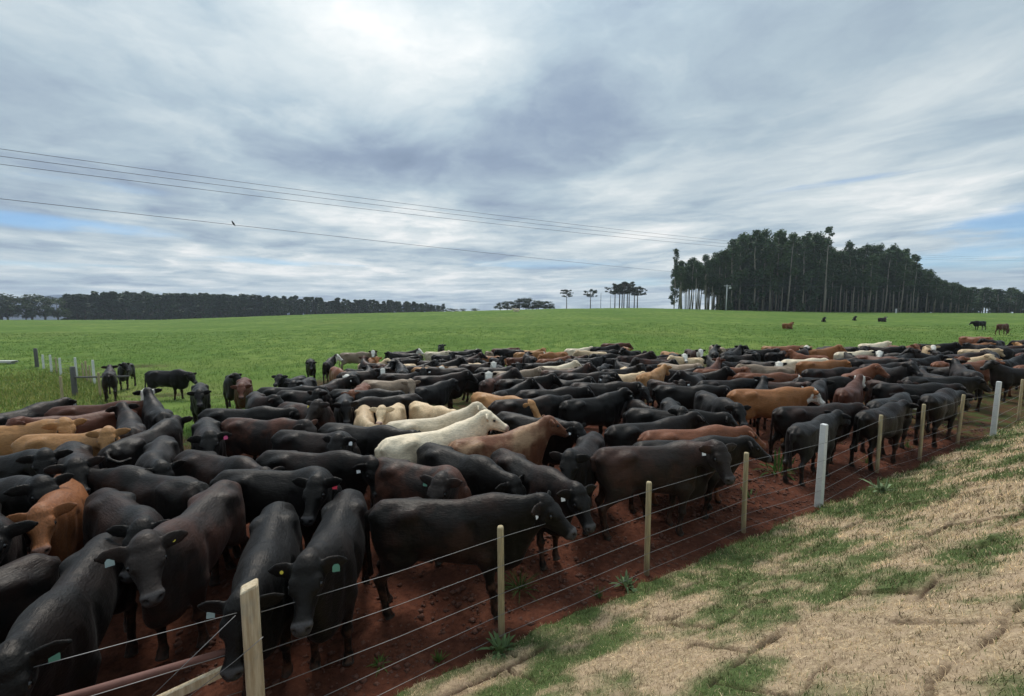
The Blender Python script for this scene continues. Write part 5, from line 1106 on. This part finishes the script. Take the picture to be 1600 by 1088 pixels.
(10.22, 17.1, 168, 1.0, 'TP', 0, '', {'yaw': 0, 'neck': 2, 'head': -40}, 'taupe cow left of the long cream back', 'cattle in the middle rows'),
(7.87, 16.63, -4, 1.0, 'R', 0, '', {'yaw': -40, 'neck': 4, 'head': -42}, 'reddish brown cow among black cows above the orange-tan one', 'cattle in the middle rows'),
(8.63, 14.88, -14, 1.0, 'R', 1.0, '', {'yaw': 0, 'neck': 0, 'head': -40, 'hyaw': -30}, 'red cow with a white face just above the orange-tan cow', 'cattle in the middle rows'),
(10.57, 18.51, -56, 1.0, 'K', 1.0, '', {'yaw': -50, 'neck': 14, 'head': -45}, 'black cow with a white face beside the taupe one', 'cattle in the far rows'),
(22.51, 27.12, 4, 1.0, 'W', 0, '', {'yaw': 0, 'neck': 16, 'head': -30}, 'white cow with a long back at the far edge right of a black rump', 'cattle in the far rows'),
(17.06, 21.76, 5, 1.0, 'W', 0, '', {'yaw': 0, 'neck': 4, 'head': -35}, 'white cow half hidden, a pale back nearer than the long white one', 'cattle in the far rows'),
(18.66, 22.02, -129, 1.0, 'K', 1.0, '', {'yaw': 0, 'neck': 16, 'head': -40}, 'black cow with a white head facing the camera between pale backs', 'cattle in the far rows'),
(23.98, 24.89, -126, 1.0, 'CT', 0.6, '', {'yaw': 0, 'neck': 14, 'head': -45}, 'cream head above black backs at the far side, right of the white cows', 'cattle in the far rows'),
(25.2, 23.51, -5, 1.0, 'CT', 0, '', {'yaw': 0, 'neck': 2, 'head': -40}, 'pale tan back among black cows above the two concrete posts', 'cattle in the far rows'),
(18.25, 18.13, 19, 1.0, 'R', 0.5, '', {'yaw': 0, 'neck': 14, 'head': -40}, 'red cow with a pale face behind the fence at mid-distance', 'cattle in the far rows'),
(18.79, 17.63, 5, 1.0, 'R', 0, '', {'yaw': 0, 'neck': 4, 'head': -40}, 'long red back behind the fence at mid-distance', 'cattle in the middle rows'),
(26.04, 21.59, 2, 1.0, 'DR', 0, '', {'yaw': 0, 'neck': 4, 'head': -40}, 'red-brown cow cut by the frame edge above the fence', 'cattle in the far rows'),
(20.53, 16.93, 4, 1.0, 'R', 0, '', {'yaw': 0, 'neck': 4, 'head': -40}, 'red cow cut by the frame edge, just behind the fence', 'cattle along the wire fence'),
(35.12, 33.13, -82, 1.0, 'R', 0, '', {'yaw': 0, 'neck': 2, 'head': -40}, 'red cow standing behind the far end of the herd', 'cattle in the far rows'),
(-5.64, 34.49, -75, 1.0, 'K', 0, '', {'yaw': 0, 'neck': 12, 'head': -35}, 'black cow standing apart on the grass beyond the herd', 'cattle in the far rows'),
(21.38, 18.53, 25, 1.02, 'K', 0, '', None, 'black cow, second to the left of the red cow cut by the frame edge', 'cattle in the far rows'),
(12.84, 20.19, -128, 0.9, 'K', 0, 'l:w', None, 'black cow to the left of the long cream back', 'cattle in the far rows'),
(5.04, 15.63, 46, 1.05, 'T', 0, 'l:w', None, 'tan cow in front of the far tan rump', 'cattle in the middle rows'),
(9.09, 19.17, 86, 1.0, 'K', 0, 'r:w', None, 'black cow, nearest behind the reddish brown cow', 'cattle in the far rows'),
(-0.85, 24.72, -63, 1.01, 'K', 0, '', None, 'black cow, nearest in front of the far dark red cow', 'cattle in the far rows'),
(1.97, 17.69, 3, 0.94, 'K', 0, 'l:w', None, 'black cow, nearest in front of the long taupe cow', 'cattle in the middle rows'),
(27.44, 23.66, 185, 1.0, 'K', 0, 'l:w', None, 'black cow, nearest to the left of the red-brown cow at the frame edge', 'cattle in the far rows'),
(0.12, 19.57, 201, 0.88, 'K', 0, 'r:w', None, 'black cow, second behind the long taupe cow', 'cattle in the far rows'),
(13.31, 15.35, -95, 1.06, 'K', 0, '', None, 'black cow, third in front of the white head between pale backs', 'cattle in the middle rows'),
(6.47, 29.6, 10, 0.9, 'K', 0, 'l:w', None, 'black cow, third to the left of the far tan rump', 'cattle in the far rows'),
(4.44, 17.84, 9, 1.0, 'K', 0, '', None, 'black cow, fifth in front of the far tan rump', 'cattle in the middle rows'),
(-6.69, 26.7, 29, 0.93, 'K', 0, '', None, 'black cow, second to the left of the far cream-white cow', 'cattle in the far rows'),
(2.13, 18.53, -157, 0.95, 'TP', 0, '', None, 'taupe cow to the right of the long taupe cow', 'cattle in the far rows'),
(-4.17, 26.55, -25, 1.05, 'K', 0, '', None, 'black cow, nearest in front of the far cream-white cow', 'cattle in the far rows'),
(14.59, 21.11, 170, 0.92, 'R', 0, 'l:w', None, 'red cow behind the long cream back', 'cattle in the far rows'),
(5.52, 21.18, 113, 0.89, 'K', 0, '', None, 'black cow, fourth in front of the far tan rump', 'cattle in the far rows'),
(8.25, 25.79, -109, 0.92, 'K', 0, '', None, 'black cow, second to the left of the far tan rump', 'cattle in the far rows'),
(13.17, 25.77, 37, 0.9, 'K', 0, 'l:w', None, 'black cow, fourth to the right of the far tan rump', 'cattle in the far rows'),
(-1.6, 30.48, -72, 0.89, 'TP', 0, '', None, 'taupe cow to the left of the far dark red cow', 'cattle in the far rows'),
(19.8, 22.91, -75, 0.9, 'K', 0, 'l:w', None, 'black cow, nearest to the right of the white head between pale backs', 'cattle in the far rows'),
(-2.15, 22.32, -38, 0.94, 'CT', 0, 'l:w', None, 'cream cow behind the two stacked white faces', 'cattle in the far rows'),
(-2.63, 17.41, 188, 1.04, 'K', 0, 'r:w', None, 'black cow, second to the right of the tan cow with cream face', 'cattle in the middle rows'),
(6.98, 12.16, 50, 0.94, 'K', 0, 'l:w', None, 'black cow behind the orange-tan cow with white blaze', 'cattle in the middle rows'),
(-7.24, 19.87, -36, 0.9, 'K', 0, '', None, 'black cow, second behind the black cow with white forehead patch', 'cattle in the far rows'),
(8.23, 13.53, -29, 0.93, 'B2', 0, 'r:w', None, 'dark brown cow in front of the red cow with white face', 'cattle in the middle rows'),
(6.75, 17.69, -27, 0.94, 'K', 0, 'l:w', None, 'black cow, second in front of the far tan rump', 'cattle in the middle rows'),
(6.5, 23.44, 9, 1.06, 'B2', 0, 'l:w', None, 'dark brown cow, nearest in front of the far tan rump', 'cattle in the far rows'),
(6.34, 30.33, 11, 1.02, 'K', 0, '', None, 'black cow, fifth to the left of the far tan rump', 'cattle in the far rows'),
(-6.8, 14.08, -81, 0.98, 'K', 0, 'l:w', None, 'black cow, second behind the raised dark brown face', 'cattle in the middle rows'),
(-1.31, 27.59, -31, 0.92, 'O', 0, 'l:w', None, 'orange-tan cow in front of the far dark red cow', 'cattle in the far rows'),
(-3.93, 15.45, -3, 1.01, 'K', 0, 'l:w', None, 'black cow to the right of the taupe cow with pale nose', 'cattle in the middle rows'),
(14.4, 14.82, 76, 0.97, 'K', 0, '', None, 'black cow, nearest in front of the red cow with pale face', 'cattle in the middle rows'),
(15.95, 15.14, 62, 1.04, 'K', 0, '', None, 'black cow in front of the long red back', 'cattle along the wire fence'),
(7.47, 22.84, 27, 0.93, 'BR', 0, '', None, 'rust-tinged black cow to the left of the far tan rump', 'cattle in the far rows'),
(18.04, 19.99, 30, 1.03, 'K', 0, '', None, 'black cow, second to the right of the white head between pale backs', 'cattle in the far rows'),
(-4.53, 20.4, 35, 0.99, 'K', 0, 'r:w', None, 'black cow, nearest to the left of the tan cow with cream face', 'cattle in the far rows'),
(8.69, 12.31, 45, 1.01, 'K', 0, '', None, 'black cow, nearest to the left of the dark red white-faced cow', 'cattle in the middle rows'),
(14.15, 22.9, 6, 0.91, 'K', 0, '', None, 'black cow in front of the small far red cow', 'cattle in the far rows'),
(14.63, 19.81, -3, 0.91, 'K', 0, 'r:w', None, 'black cow, nearest to the right of the long cream back', 'cattle in the far rows'),
(16.02, 19.02, -75, 1.05, 'DR', 0, 'r:w', None, 'dark red cow in front of the white head between pale backs', 'cattle in the far rows'),
(11.68, 14.7, 36, 1.02, 'R', 0, '', None, 'red cow behind the dark red white-faced cow', 'cattle in the middle rows'),
(11.51, 22.74, 35, 1.05, 'K', 0, 'l:w', None, 'black cow, third to the right of the far tan rump', 'cattle in the far rows'),
(1.73, 14.32, -47, 0.94, 'K', 0, 'r:w', None, 'black cow, third in front of the long taupe cow', 'cattle in the middle rows'),
(21.12, 24.94, -45, 0.99, 'K', 0, '', None, 'black cow in front of the long white back', 'cattle in the far rows'),
(31.58, 26.12, 111, 0.89, 'T', 0, '', None, 'tan cow behind the red-brown cow at the frame edge', 'cattle in the far rows'),
(-2.76, 24.55, 32, 0.97, 'BR', 0, 'l:w', None, 'rust-tinged black cow to the right of the far cream-white cow', 'cattle in the far rows'),
(19.04, 16.19, 171, 0.96, 'K', 0, '', None, 'black cow, nearest to the left of the red cow cut by the frame edge', 'cattle along the wire fence'),
(28.72, 27.04, -3, 0.88, 'K', 0, '', None, 'black cow behind the pale tan back', 'cattle in the far rows'),
(30.41, 26.4, -60, 0.91, 'K', 0, 'r:w', None, 'black cow, second to the left of the red-brown cow at the frame edge', 'cattle in the far rows'),
(3.1, 13.88, -93, 1.02, 'K', 0, 'r:w', None, 'black cow, second behind the large level-backed cow', 'cattle in the middle rows'),
(3.49, 23.35, -59, 1.02, 'K', 0, 'r:w', None, 'black cow in front of the far white cow', 'cattle in the far rows'),
(-6.78, 21.06, 157, 1.03, 'BR', 0, '', None, 'rust-tinged black cow behind the black cow with white forehead patch', 'cattle in the far rows'),
(23.14, 21.84, 15, 0.92, 'K', 0, 'l:w', None, 'black cow in front of the pale tan back', 'cattle in the far rows'),
(6.32, 14.77, 236, 0.97, 'K', 0, '', None, 'black cow, second to the left of the reddish brown cow', 'cattle in the middle rows'),
(5.56, 26.79, 5, 0.98, 'K', 0, '', None, 'black cow to the right of the far white cow', 'cattle in the far rows'),
(2.93, 29.01, 180, 0.93, 'DR', 0, 'l:w', None, 'dark red cow behind the red cow behind the raised white head', 'cattle in the far rows'),
(23.08, 20.81, 34, 1.03, 'K', 0, 'l:w', None, 'black cow, second to the right of the pale tan back', 'cattle in the far rows'),
(7.7, 27.77, 213, 0.91, 'K', 0, '', None, 'black cow, nearest to the right of the far tan rump', 'cattle in the far rows'),
(1.41, 31.06, -13, 0.91, 'T', 0, '', None, 'tan cow behind the far tan cow with reddish face', 'cattle in the far rows'),
(-5.82, 22.85, 184, 0.91, 'CT', 0, 'l:w', None, 'cream cow to the left of the tan cow with cream face', 'cattle in the far rows'),
(4.01, 27.26, -64, 0.89, 'BR', 0, '', None, 'rust-tinged black cow in front of the far white cow', 'cattle in the far rows'),
(3.19, 21.04, 151, 1.03, 'K', 0, '', None, 'black cow, nearest to the right of the long taupe cow', 'cattle in the far rows'),
(-1.57, 23.86, -86, 0.93, 'K', 0, '', None, 'black cow, second in front of the far dark red cow', 'cattle in the far rows'),
(3.02, 10.87, -85, 0.93, 'K', 0, '', None, 'black cow to the right of the large level-backed cow', 'cattle in the middle rows'),
(32.7, 26.76, 198, 0.93, 'BR', 0, 'l:w', None, 'rust-tinged black cow behind the red-brown cow at the frame edge', 'cattle in the far rows'),
(11.11, 23.83, 68, 1.04, 'K2', 0, 'r:w', None, 'charcoal-grey cow to the right of the far tan rump', 'cattle in the far rows'),
(4.22, 16.86, -24, 0.9, 'CT', 0, '', None, 'cream cow, second in front of the far tan rump', 'cattle in the middle rows'),
(-4.3, 23.43, -11, 0.98, 'K', 0, '', None, 'black cow behind the tan cow with cream face', 'cattle in the far rows'),
(29.62, 24.16, -80, 0.97, 'DR', 0, 'r:w', None, 'dark red cow behind the red-brown cow at the frame edge', 'cattle in the far rows'),
(17.89, 18.91, 10, 1.01, 'K', 0, 'r:w', None, 'black cow, third to the left of the red cow with pale face', 'cattle in the far rows'),
(-3.18, 20.62, -134, 0.92, 'TP', 0, 'r:w', None, 'taupe cow to the right of the tan cow with cream face', 'cattle in the far rows'),
(11.8, 13.48, -91, 0.9, 'B2', 0, '', None, 'dark brown cow to the right of the dark red white-faced cow', 'cattle in the middle rows'),
(7.01, 21.13, 195, 1.02, 'BR', 0, '', None, 'rust-tinged black cow in front of the far tan rump', 'cattle in the far rows'),
(27.03, 26.08, -6, 0.92, 'K', 0, '', None, 'black cow to the left of the pale tan back', 'cattle in the far rows'),
(19.24, 24.86, -29, 0.9, 'K', 0, 'r:w', None, 'black cow, nearest to the left of the long white back', 'cattle in the far rows'),
(25.17, 20.53, 2, 0.97, 'R', 0, '', None, 'red cow to the right of the red-brown cow at the frame edge', 'cattle in the far rows'),
(-7.2, 22.18, -18, 0.97, 'CT', 0, 'l:w', None, 'cream cow behind the black cow with white forehead patch', 'cattle in the far rows'),
(15.82, 26.19, -68, 0.91, 'T', 0, 'r:w', None, 'tan cow to the left of the small far red cow', 'cattle in the far rows'),
(2.74, 26.02, 6, 0.9, 'BR', 0, '', None, 'rust-tinged black cow to the right of the red cow behind the raised white head', 'cattle in the far rows'),
(-0.69, 21.15, -77, 0.94, 'K', 0, 'l:w', None, 'black cow, third behind the long taupe cow', 'cattle in the far rows'),
(1.28, 20.72, 6, 1.03, 'K', 0, '', None, 'black cow, second to the left of the long taupe cow', 'cattle in the far rows'),
(35.2, 29.03, 123, 1.0, 'K', 0, '', None, 'black cow behind the red-brown cow at the frame edge', 'cattle in the far rows'),
(4.31, 24.87, -9, 0.98, 'K2', 0, 'r:w', None, 'charcoal-grey cow, nearest in front of the far white cow', 'cattle in the far rows'),
(4.99, 13.98, -67, 0.9, 'B2', 0, 'l:w', None, 'dark brown cow, second in front of the far tan rump', 'cattle in the middle rows'),
(21.25, 21.63, 46, 0.91, 'K', 0, '', None, 'black cow in front of the far cream head', 'cattle in the far rows'),
(14.53, 22.27, 9, 1.01, 'K', 0, '', None, 'black cow to the right of the small far red cow', 'cattle in the far rows'),
(4.53, 21.61, 64, 0.89, 'K2', 0, '', None, 'charcoal-grey cow, second in front of the far white cow', 'cattle in the far rows'),
(-5.72, 13.34, 81, 0.95, 'K', 0, 'r:w', None, 'black cow to the left of the black cow with white forehead patch', 'cattle in the middle rows'),
(1.06, 26.0, 110, 1.05, 'K', 0, '', None, 'black cow in front of the far tan cow with reddish face', 'cattle in the far rows'),
(-2.56, 13.31, 53, 0.9, 'K2', 0, '', None, 'charcoal-grey cow in front of the tan cow with cream face', 'cattle in the middle rows'),
(18.36, 24.31, -60, 1.03, 'K', 0, '', None, 'black cow, second to the left of the long white back', 'cattle in the far rows'),
(-7.9, 24.6, -60, 1.02, 'O', 0, 'l:w', None, 'orange-tan cow to the right of the taupe cow on the grassy edge', 'cattle in the far rows'),
(16.41, 23.14, 4, 1.03, 'O', 0, '', None, 'orange-tan cow behind the long cream back', 'cattle in the far rows'),
(10.16, 19.79, 191, 0.9, 'K', 0, 'l:w', None, 'black cow, second behind the reddish brown cow', 'cattle in the far rows'),
(-3.27, 28.9, 23, 1.05, 'K', 0, '', None, 'black cow, second to the right of the far cream-white cow', 'cattle in the far rows'),
(0.31, 27.16, 5, 0.9, 'DR', 0, '', None, 'dark red cow to the left of the far tan cow with reddish face', 'cattle in the far rows'),
(12.1, 25.78, -103, 1.04, 'TP', 0, '', None, 'taupe cow to the right of the far tan rump', 'cattle in the far rows'),
(-2.78, 25.77, 6, 1.01, 'B2', 0, '', None, 'dark brown cow to the right of the far cream-white cow', 'cattle in the far rows'),
(19.97, 19.17, -2, 0.98, 'CT', 0, '', None, 'cream cow to the left of the long red back', 'cattle in the far rows'),
(5.62, 25.27, 176, 0.88, 'K', 0, 'r:w', None, 'black cow, nearest in front of the far tan rump', 'cattle in the far rows'),
(-3.14, 27.01, -43, 0.98, 'K', 0, '', None, 'black cow, nearest to the right of the far cream-white cow', 'cattle in the far rows'),
(23.0, 18.59, -114, 1.01, 'K', 0, 'r:w', None, 'black cow to the right of the red cow cut by the frame edge', 'cattle along the wire fence'),
(2.88, 27.87, 216, 1.06, 'O', 0, 'l:w', None, 'orange-tan cow behind the red cow behind the raised white head', 'cattle in the far rows'),
(-0.6, 17.56, -4, 1.04, 'K', 0, 'r:w', None, 'black cow, nearest to the left of the long taupe cow', 'cattle in the middle rows'),
(13.8, 24.32, -12, 0.93, 'K', 0, '', None, 'black cow, nearest to the left of the small far red cow', 'cattle in the far rows'),
(22.76, 22.89, 70, 0.88, 'K', 0, '', None, 'black cow to the right of the far cream head', 'cattle in the far rows'),
(2.1, 22.11, -36, 0.91, 'K', 0, '', None, 'black cow, nearest behind the long taupe cow', 'cattle in the far rows'),
(22.66, 25.25, -92, 1.01, 'R', 0, 'r:w', None, 'red cow to the right of the white head between pale backs', 'cattle in the far rows'),
(16.54, 16.9, -60, 0.91, 'K', 0, '', None, 'black cow, nearest to the left of the red cow with pale face', 'cattle in the middle rows'),
(8.2, 17.83, 44, 0.97, 'DR', 0, 'l:w', None, 'dark red cow behind the reddish brown cow', 'cattle in the middle rows'),
(17.53, 23.67, -63, 1.03, 'K', 0, 'l:w', None, 'black cow, third to the right of the long cream back', 'cattle in the far rows'),
(5.04, 19.33, -107, 0.92, 'CT', 0, 'l:w', None, 'cream cow, nearest in front of the far tan rump', 'cattle in the far rows'),
(-6.73, 28.48, 190, 0.96, 'BR', 0, '', None, 'rust-tinged black cow to the left of the far cream-white cow', 'cattle in the far rows'),
(3.87, 13.33, -112, 0.91, 'K2', 0, '', None, 'charcoal-grey cow to the right of the large level-backed cow', 'cattle in the middle rows'),
(11.25, 21.6, 0, 0.96, 'K', 0, '', None, 'black cow, third behind the reddish brown cow', 'cattle in the far rows'),
(-6.27, 18.29, 81, 0.92, 'K', 0, 'r:w', None, 'black cow, nearest behind the black cow with white forehead patch', 'cattle in the far rows'),
(-4.58, 18.04, 105, 1.04, 'K', 0, 'r:w', None, 'black cow, second to the left of the tan cow with cream face', 'cattle in the far rows'),
(19.62, 20.02, 161, 1.04, 'K', 0, '', None, 'black cow, second to the left of the red cow with pale face', 'cattle in the far rows'),
(6.59, 19.99, 16, 0.96, 'K', 0, '', None, 'black cow, sixth to the left of the far tan rump', 'cattle in the far rows'),
(-6.07, 19.91, 70, 0.91, 'K', 0, '', None, 'black cow to the right of the black cow with white forehead patch', 'cattle in the far rows'),
(12.21, 24.27, 53, 0.93, 'K', 0, 'r:w', None, 'black cow, second to the right of the far tan rump', 'cattle in the far rows'),
(21.29, 20.56, 13, 1.03, 'B2', 0, 'r:w', None, 'dark brown cow to the right of the red cow with pale face', 'cattle in the far rows'),
(21.4, 19.78, 11, 0.91, 'T', 0, 'r:w', None, 'tan cow behind the long red back', 'cattle in the far rows'),
(27.16, 22.25, -98, 0.9, 'K', 0, 'l:w', None, 'black cow to the right of the red-brown cow at the frame edge', 'cattle in the far rows'),
(12.83, 22.87, -118, 0.95, 'K', 0, '', None, 'black cow, second to the left of the small far red cow', 'cattle in the far rows'),
(1.82, 23.5, -21, 0.89, 'K', 0, '', None, 'black cow to the left of the red cow behind the raised white head', 'cattle in the far rows'),
(-7.86, 15.44, -92, 0.93, 'K2', 0, '', None, 'charcoal-grey cow to the right of the brown-red cow by the gap', 'cattle in the middle rows'),
(6.98, 16.04, -31, 0.96, 'K', 0, '', None, 'black cow, nearest to the left of the reddish brown cow', 'cattle in the middle rows'),
(-4.07, 24.95, -74, 0.93, 'K', 0, '', None, 'black cow, second in front of the far cream-white cow', 'cattle in the far rows'),
(14.82, 17.9, -18, 1.05, 'K', 0, '', None, 'black cow, nearest in front of the white head between pale backs', 'cattle in the middle rows'),
(29.19, 25.72, 0, 0.96, 'B2', 0, '', None, 'dark brown cow to the right of the pale tan back', 'cattle in the far rows'),
(32.27, 28.91, 205, 1.03, 'K', 0, '', None, 'black cow to the right of the last red cow', 'cattle in the far rows'),
(5.9, 22.01, -57, 0.89, 'K', 0, '', None, 'black cow, third in front of the far tan rump', 'cattle in the far rows'),
(-0.1, 12.32, 52, 0.94, 'K', 0, '', None, 'black cow behind the golden tan cow', 'cattle in the middle rows'),
(8.01, 24.27, 12, 0.93, 'K', 0, 'l:w', None, 'black cow, nearest to the left of the far tan rump', 'cattle in the far rows'),
(30.57, 28.37, 11, 0.9, 'O', 0, '', None, 'orange-tan cow in front of the last red cow', 'cattle in the far rows'),
(7.17, 18.93, -52, 1.01, 'TP', 0, 'l:w', None, 'taupe cow in front of the far tan rump', 'cattle in the far rows'),
(25.28, 26.11, -27, 1.05, 'K', 0, 'r:w', None, 'black cow behind the far cream head', 'cattle in the far rows'),
(-3.53, 21.53, 24, 1.04, 'K', 0, '', None, 'black cow, nearest to the right of the tan cow with cream face', 'cattle in the far rows'),
(16.69, 20.65, 113, 0.92, 'K', 0, '', None, 'black cow to the left of the white head between pale backs', 'cattle in the far rows'),
(-6.84, 27.55, 199, 1.03, 'K', 0, '', None, 'black cow, nearest to the left of the far cream-white cow', 'cattle in the far rows'),
(0.05, 30.37, 162, 1.02, 'K', 0, '', None, 'black cow to the right of the far dark red cow', 'cattle in the far rows'),
(0.91, 12.87, 107, 0.9, 'K', 0, '', None, 'black cow, fourth in front of the long taupe cow', 'cattle in the middle rows'),
(-0.72, 18.56, 10, 1.0, 'K', 0, 'r:w', None, 'black cow, third to the left of the long taupe cow', 'cattle in the far rows'),
(19.84, 21.31, -17, 0.91, 'K', 0, 'r:w', None, 'black cow to the left of the far cream head', 'cattle in the far rows'),
(-0.59, 14.74, 60, 0.96, 'BR', 0, '', None, 'rust-tinged black cow to the left of the long taupe cow', 'cattle in the middle rows'),
(9.11, 22.23, 188, 0.94, 'CT', 0, '', None, 'cream cow to the right of the far tan rump', 'cattle in the far rows'),
(1.97, 16.56, -10, 1.03, 'BR', 0, '', None, 'rust-tinged black cow in front of the long taupe cow', 'cattle in the middle rows'),
(6.63, 31.19, -7, 0.9, 'K', 0, 'r:w', None, 'black cow, fourth to the left of the far tan rump', 'cattle in the far rows'),
(26.79, 24.3, 183, 1.05, 'K', 0, 'l:w', None, 'black cow, nearest to the right of the pale tan back', 'cattle in the far rows'),
]
for row in HERD:
    place_cow(*row, hero=(row[7] is not None and row[1] < 8.7))
for x, y, th, s, col, wf, li, lab in ((40.6, 64.2, 10, 1.0, 'RU', 0, 10, 'red cow lying alone on the grass below the grove'), (62.5, 87.4, -125, 1.0, 'K', 0, 10, 'black cow lying on the far grass, nearer the middle of the grove'), (74.0, 94.2, -125, 1.0, 'K', 0, 10, 'black cow lying on the far grass beside the brown and white one'), (75.3, 88.7, 5, 1.0, 'B2', 1, 10, 'brown and white cow lying on the far grass below the grove'),
        (67.7, 63.0, 185, 1.0, 'K', 0, 7, 'black cow walking alone on the grass beyond the end of the herd'), (60.9, 54.0, 10, 1.0, 'DR', 0, 9, 'brown cow grazing beyond the end of the herd'), (1.5, 143.0, 170, 1.2, 'W', 0, 10, 'small white cow lying on the ridge below the copse')):
    place_cow(x, y, th, s, col, wf, '', None, lab, 'cattle out on the pasture', lib=li)

# ---------------------------------------------------------------- haze
def build_haze():
    m = bpy.data.materials.new('haze'); m.use_nodes = True; N = Nodes(m.node_tree); N.n.clear()
    v = N.new('ShaderNodeVolumePrincipled'); v.inputs['Color'].default_value = (.80, .88, 1.0, 1); v.inputs['Density'].default_value = .0002; v.inputs['Anisotropy'].default_value = .2
    o = N.new('ShaderNodeOutputMaterial'); N.l.new(v.outputs[0], o.inputs['Volume'])
    h = MB().box((0, 860, -25), (6400, 1900, 190)).build('haze', m); h['kind'] = 'stuff'; tag(h, 'thin pale haze over the far pasture and trees'); h.visible_shadow = True
build_haze()
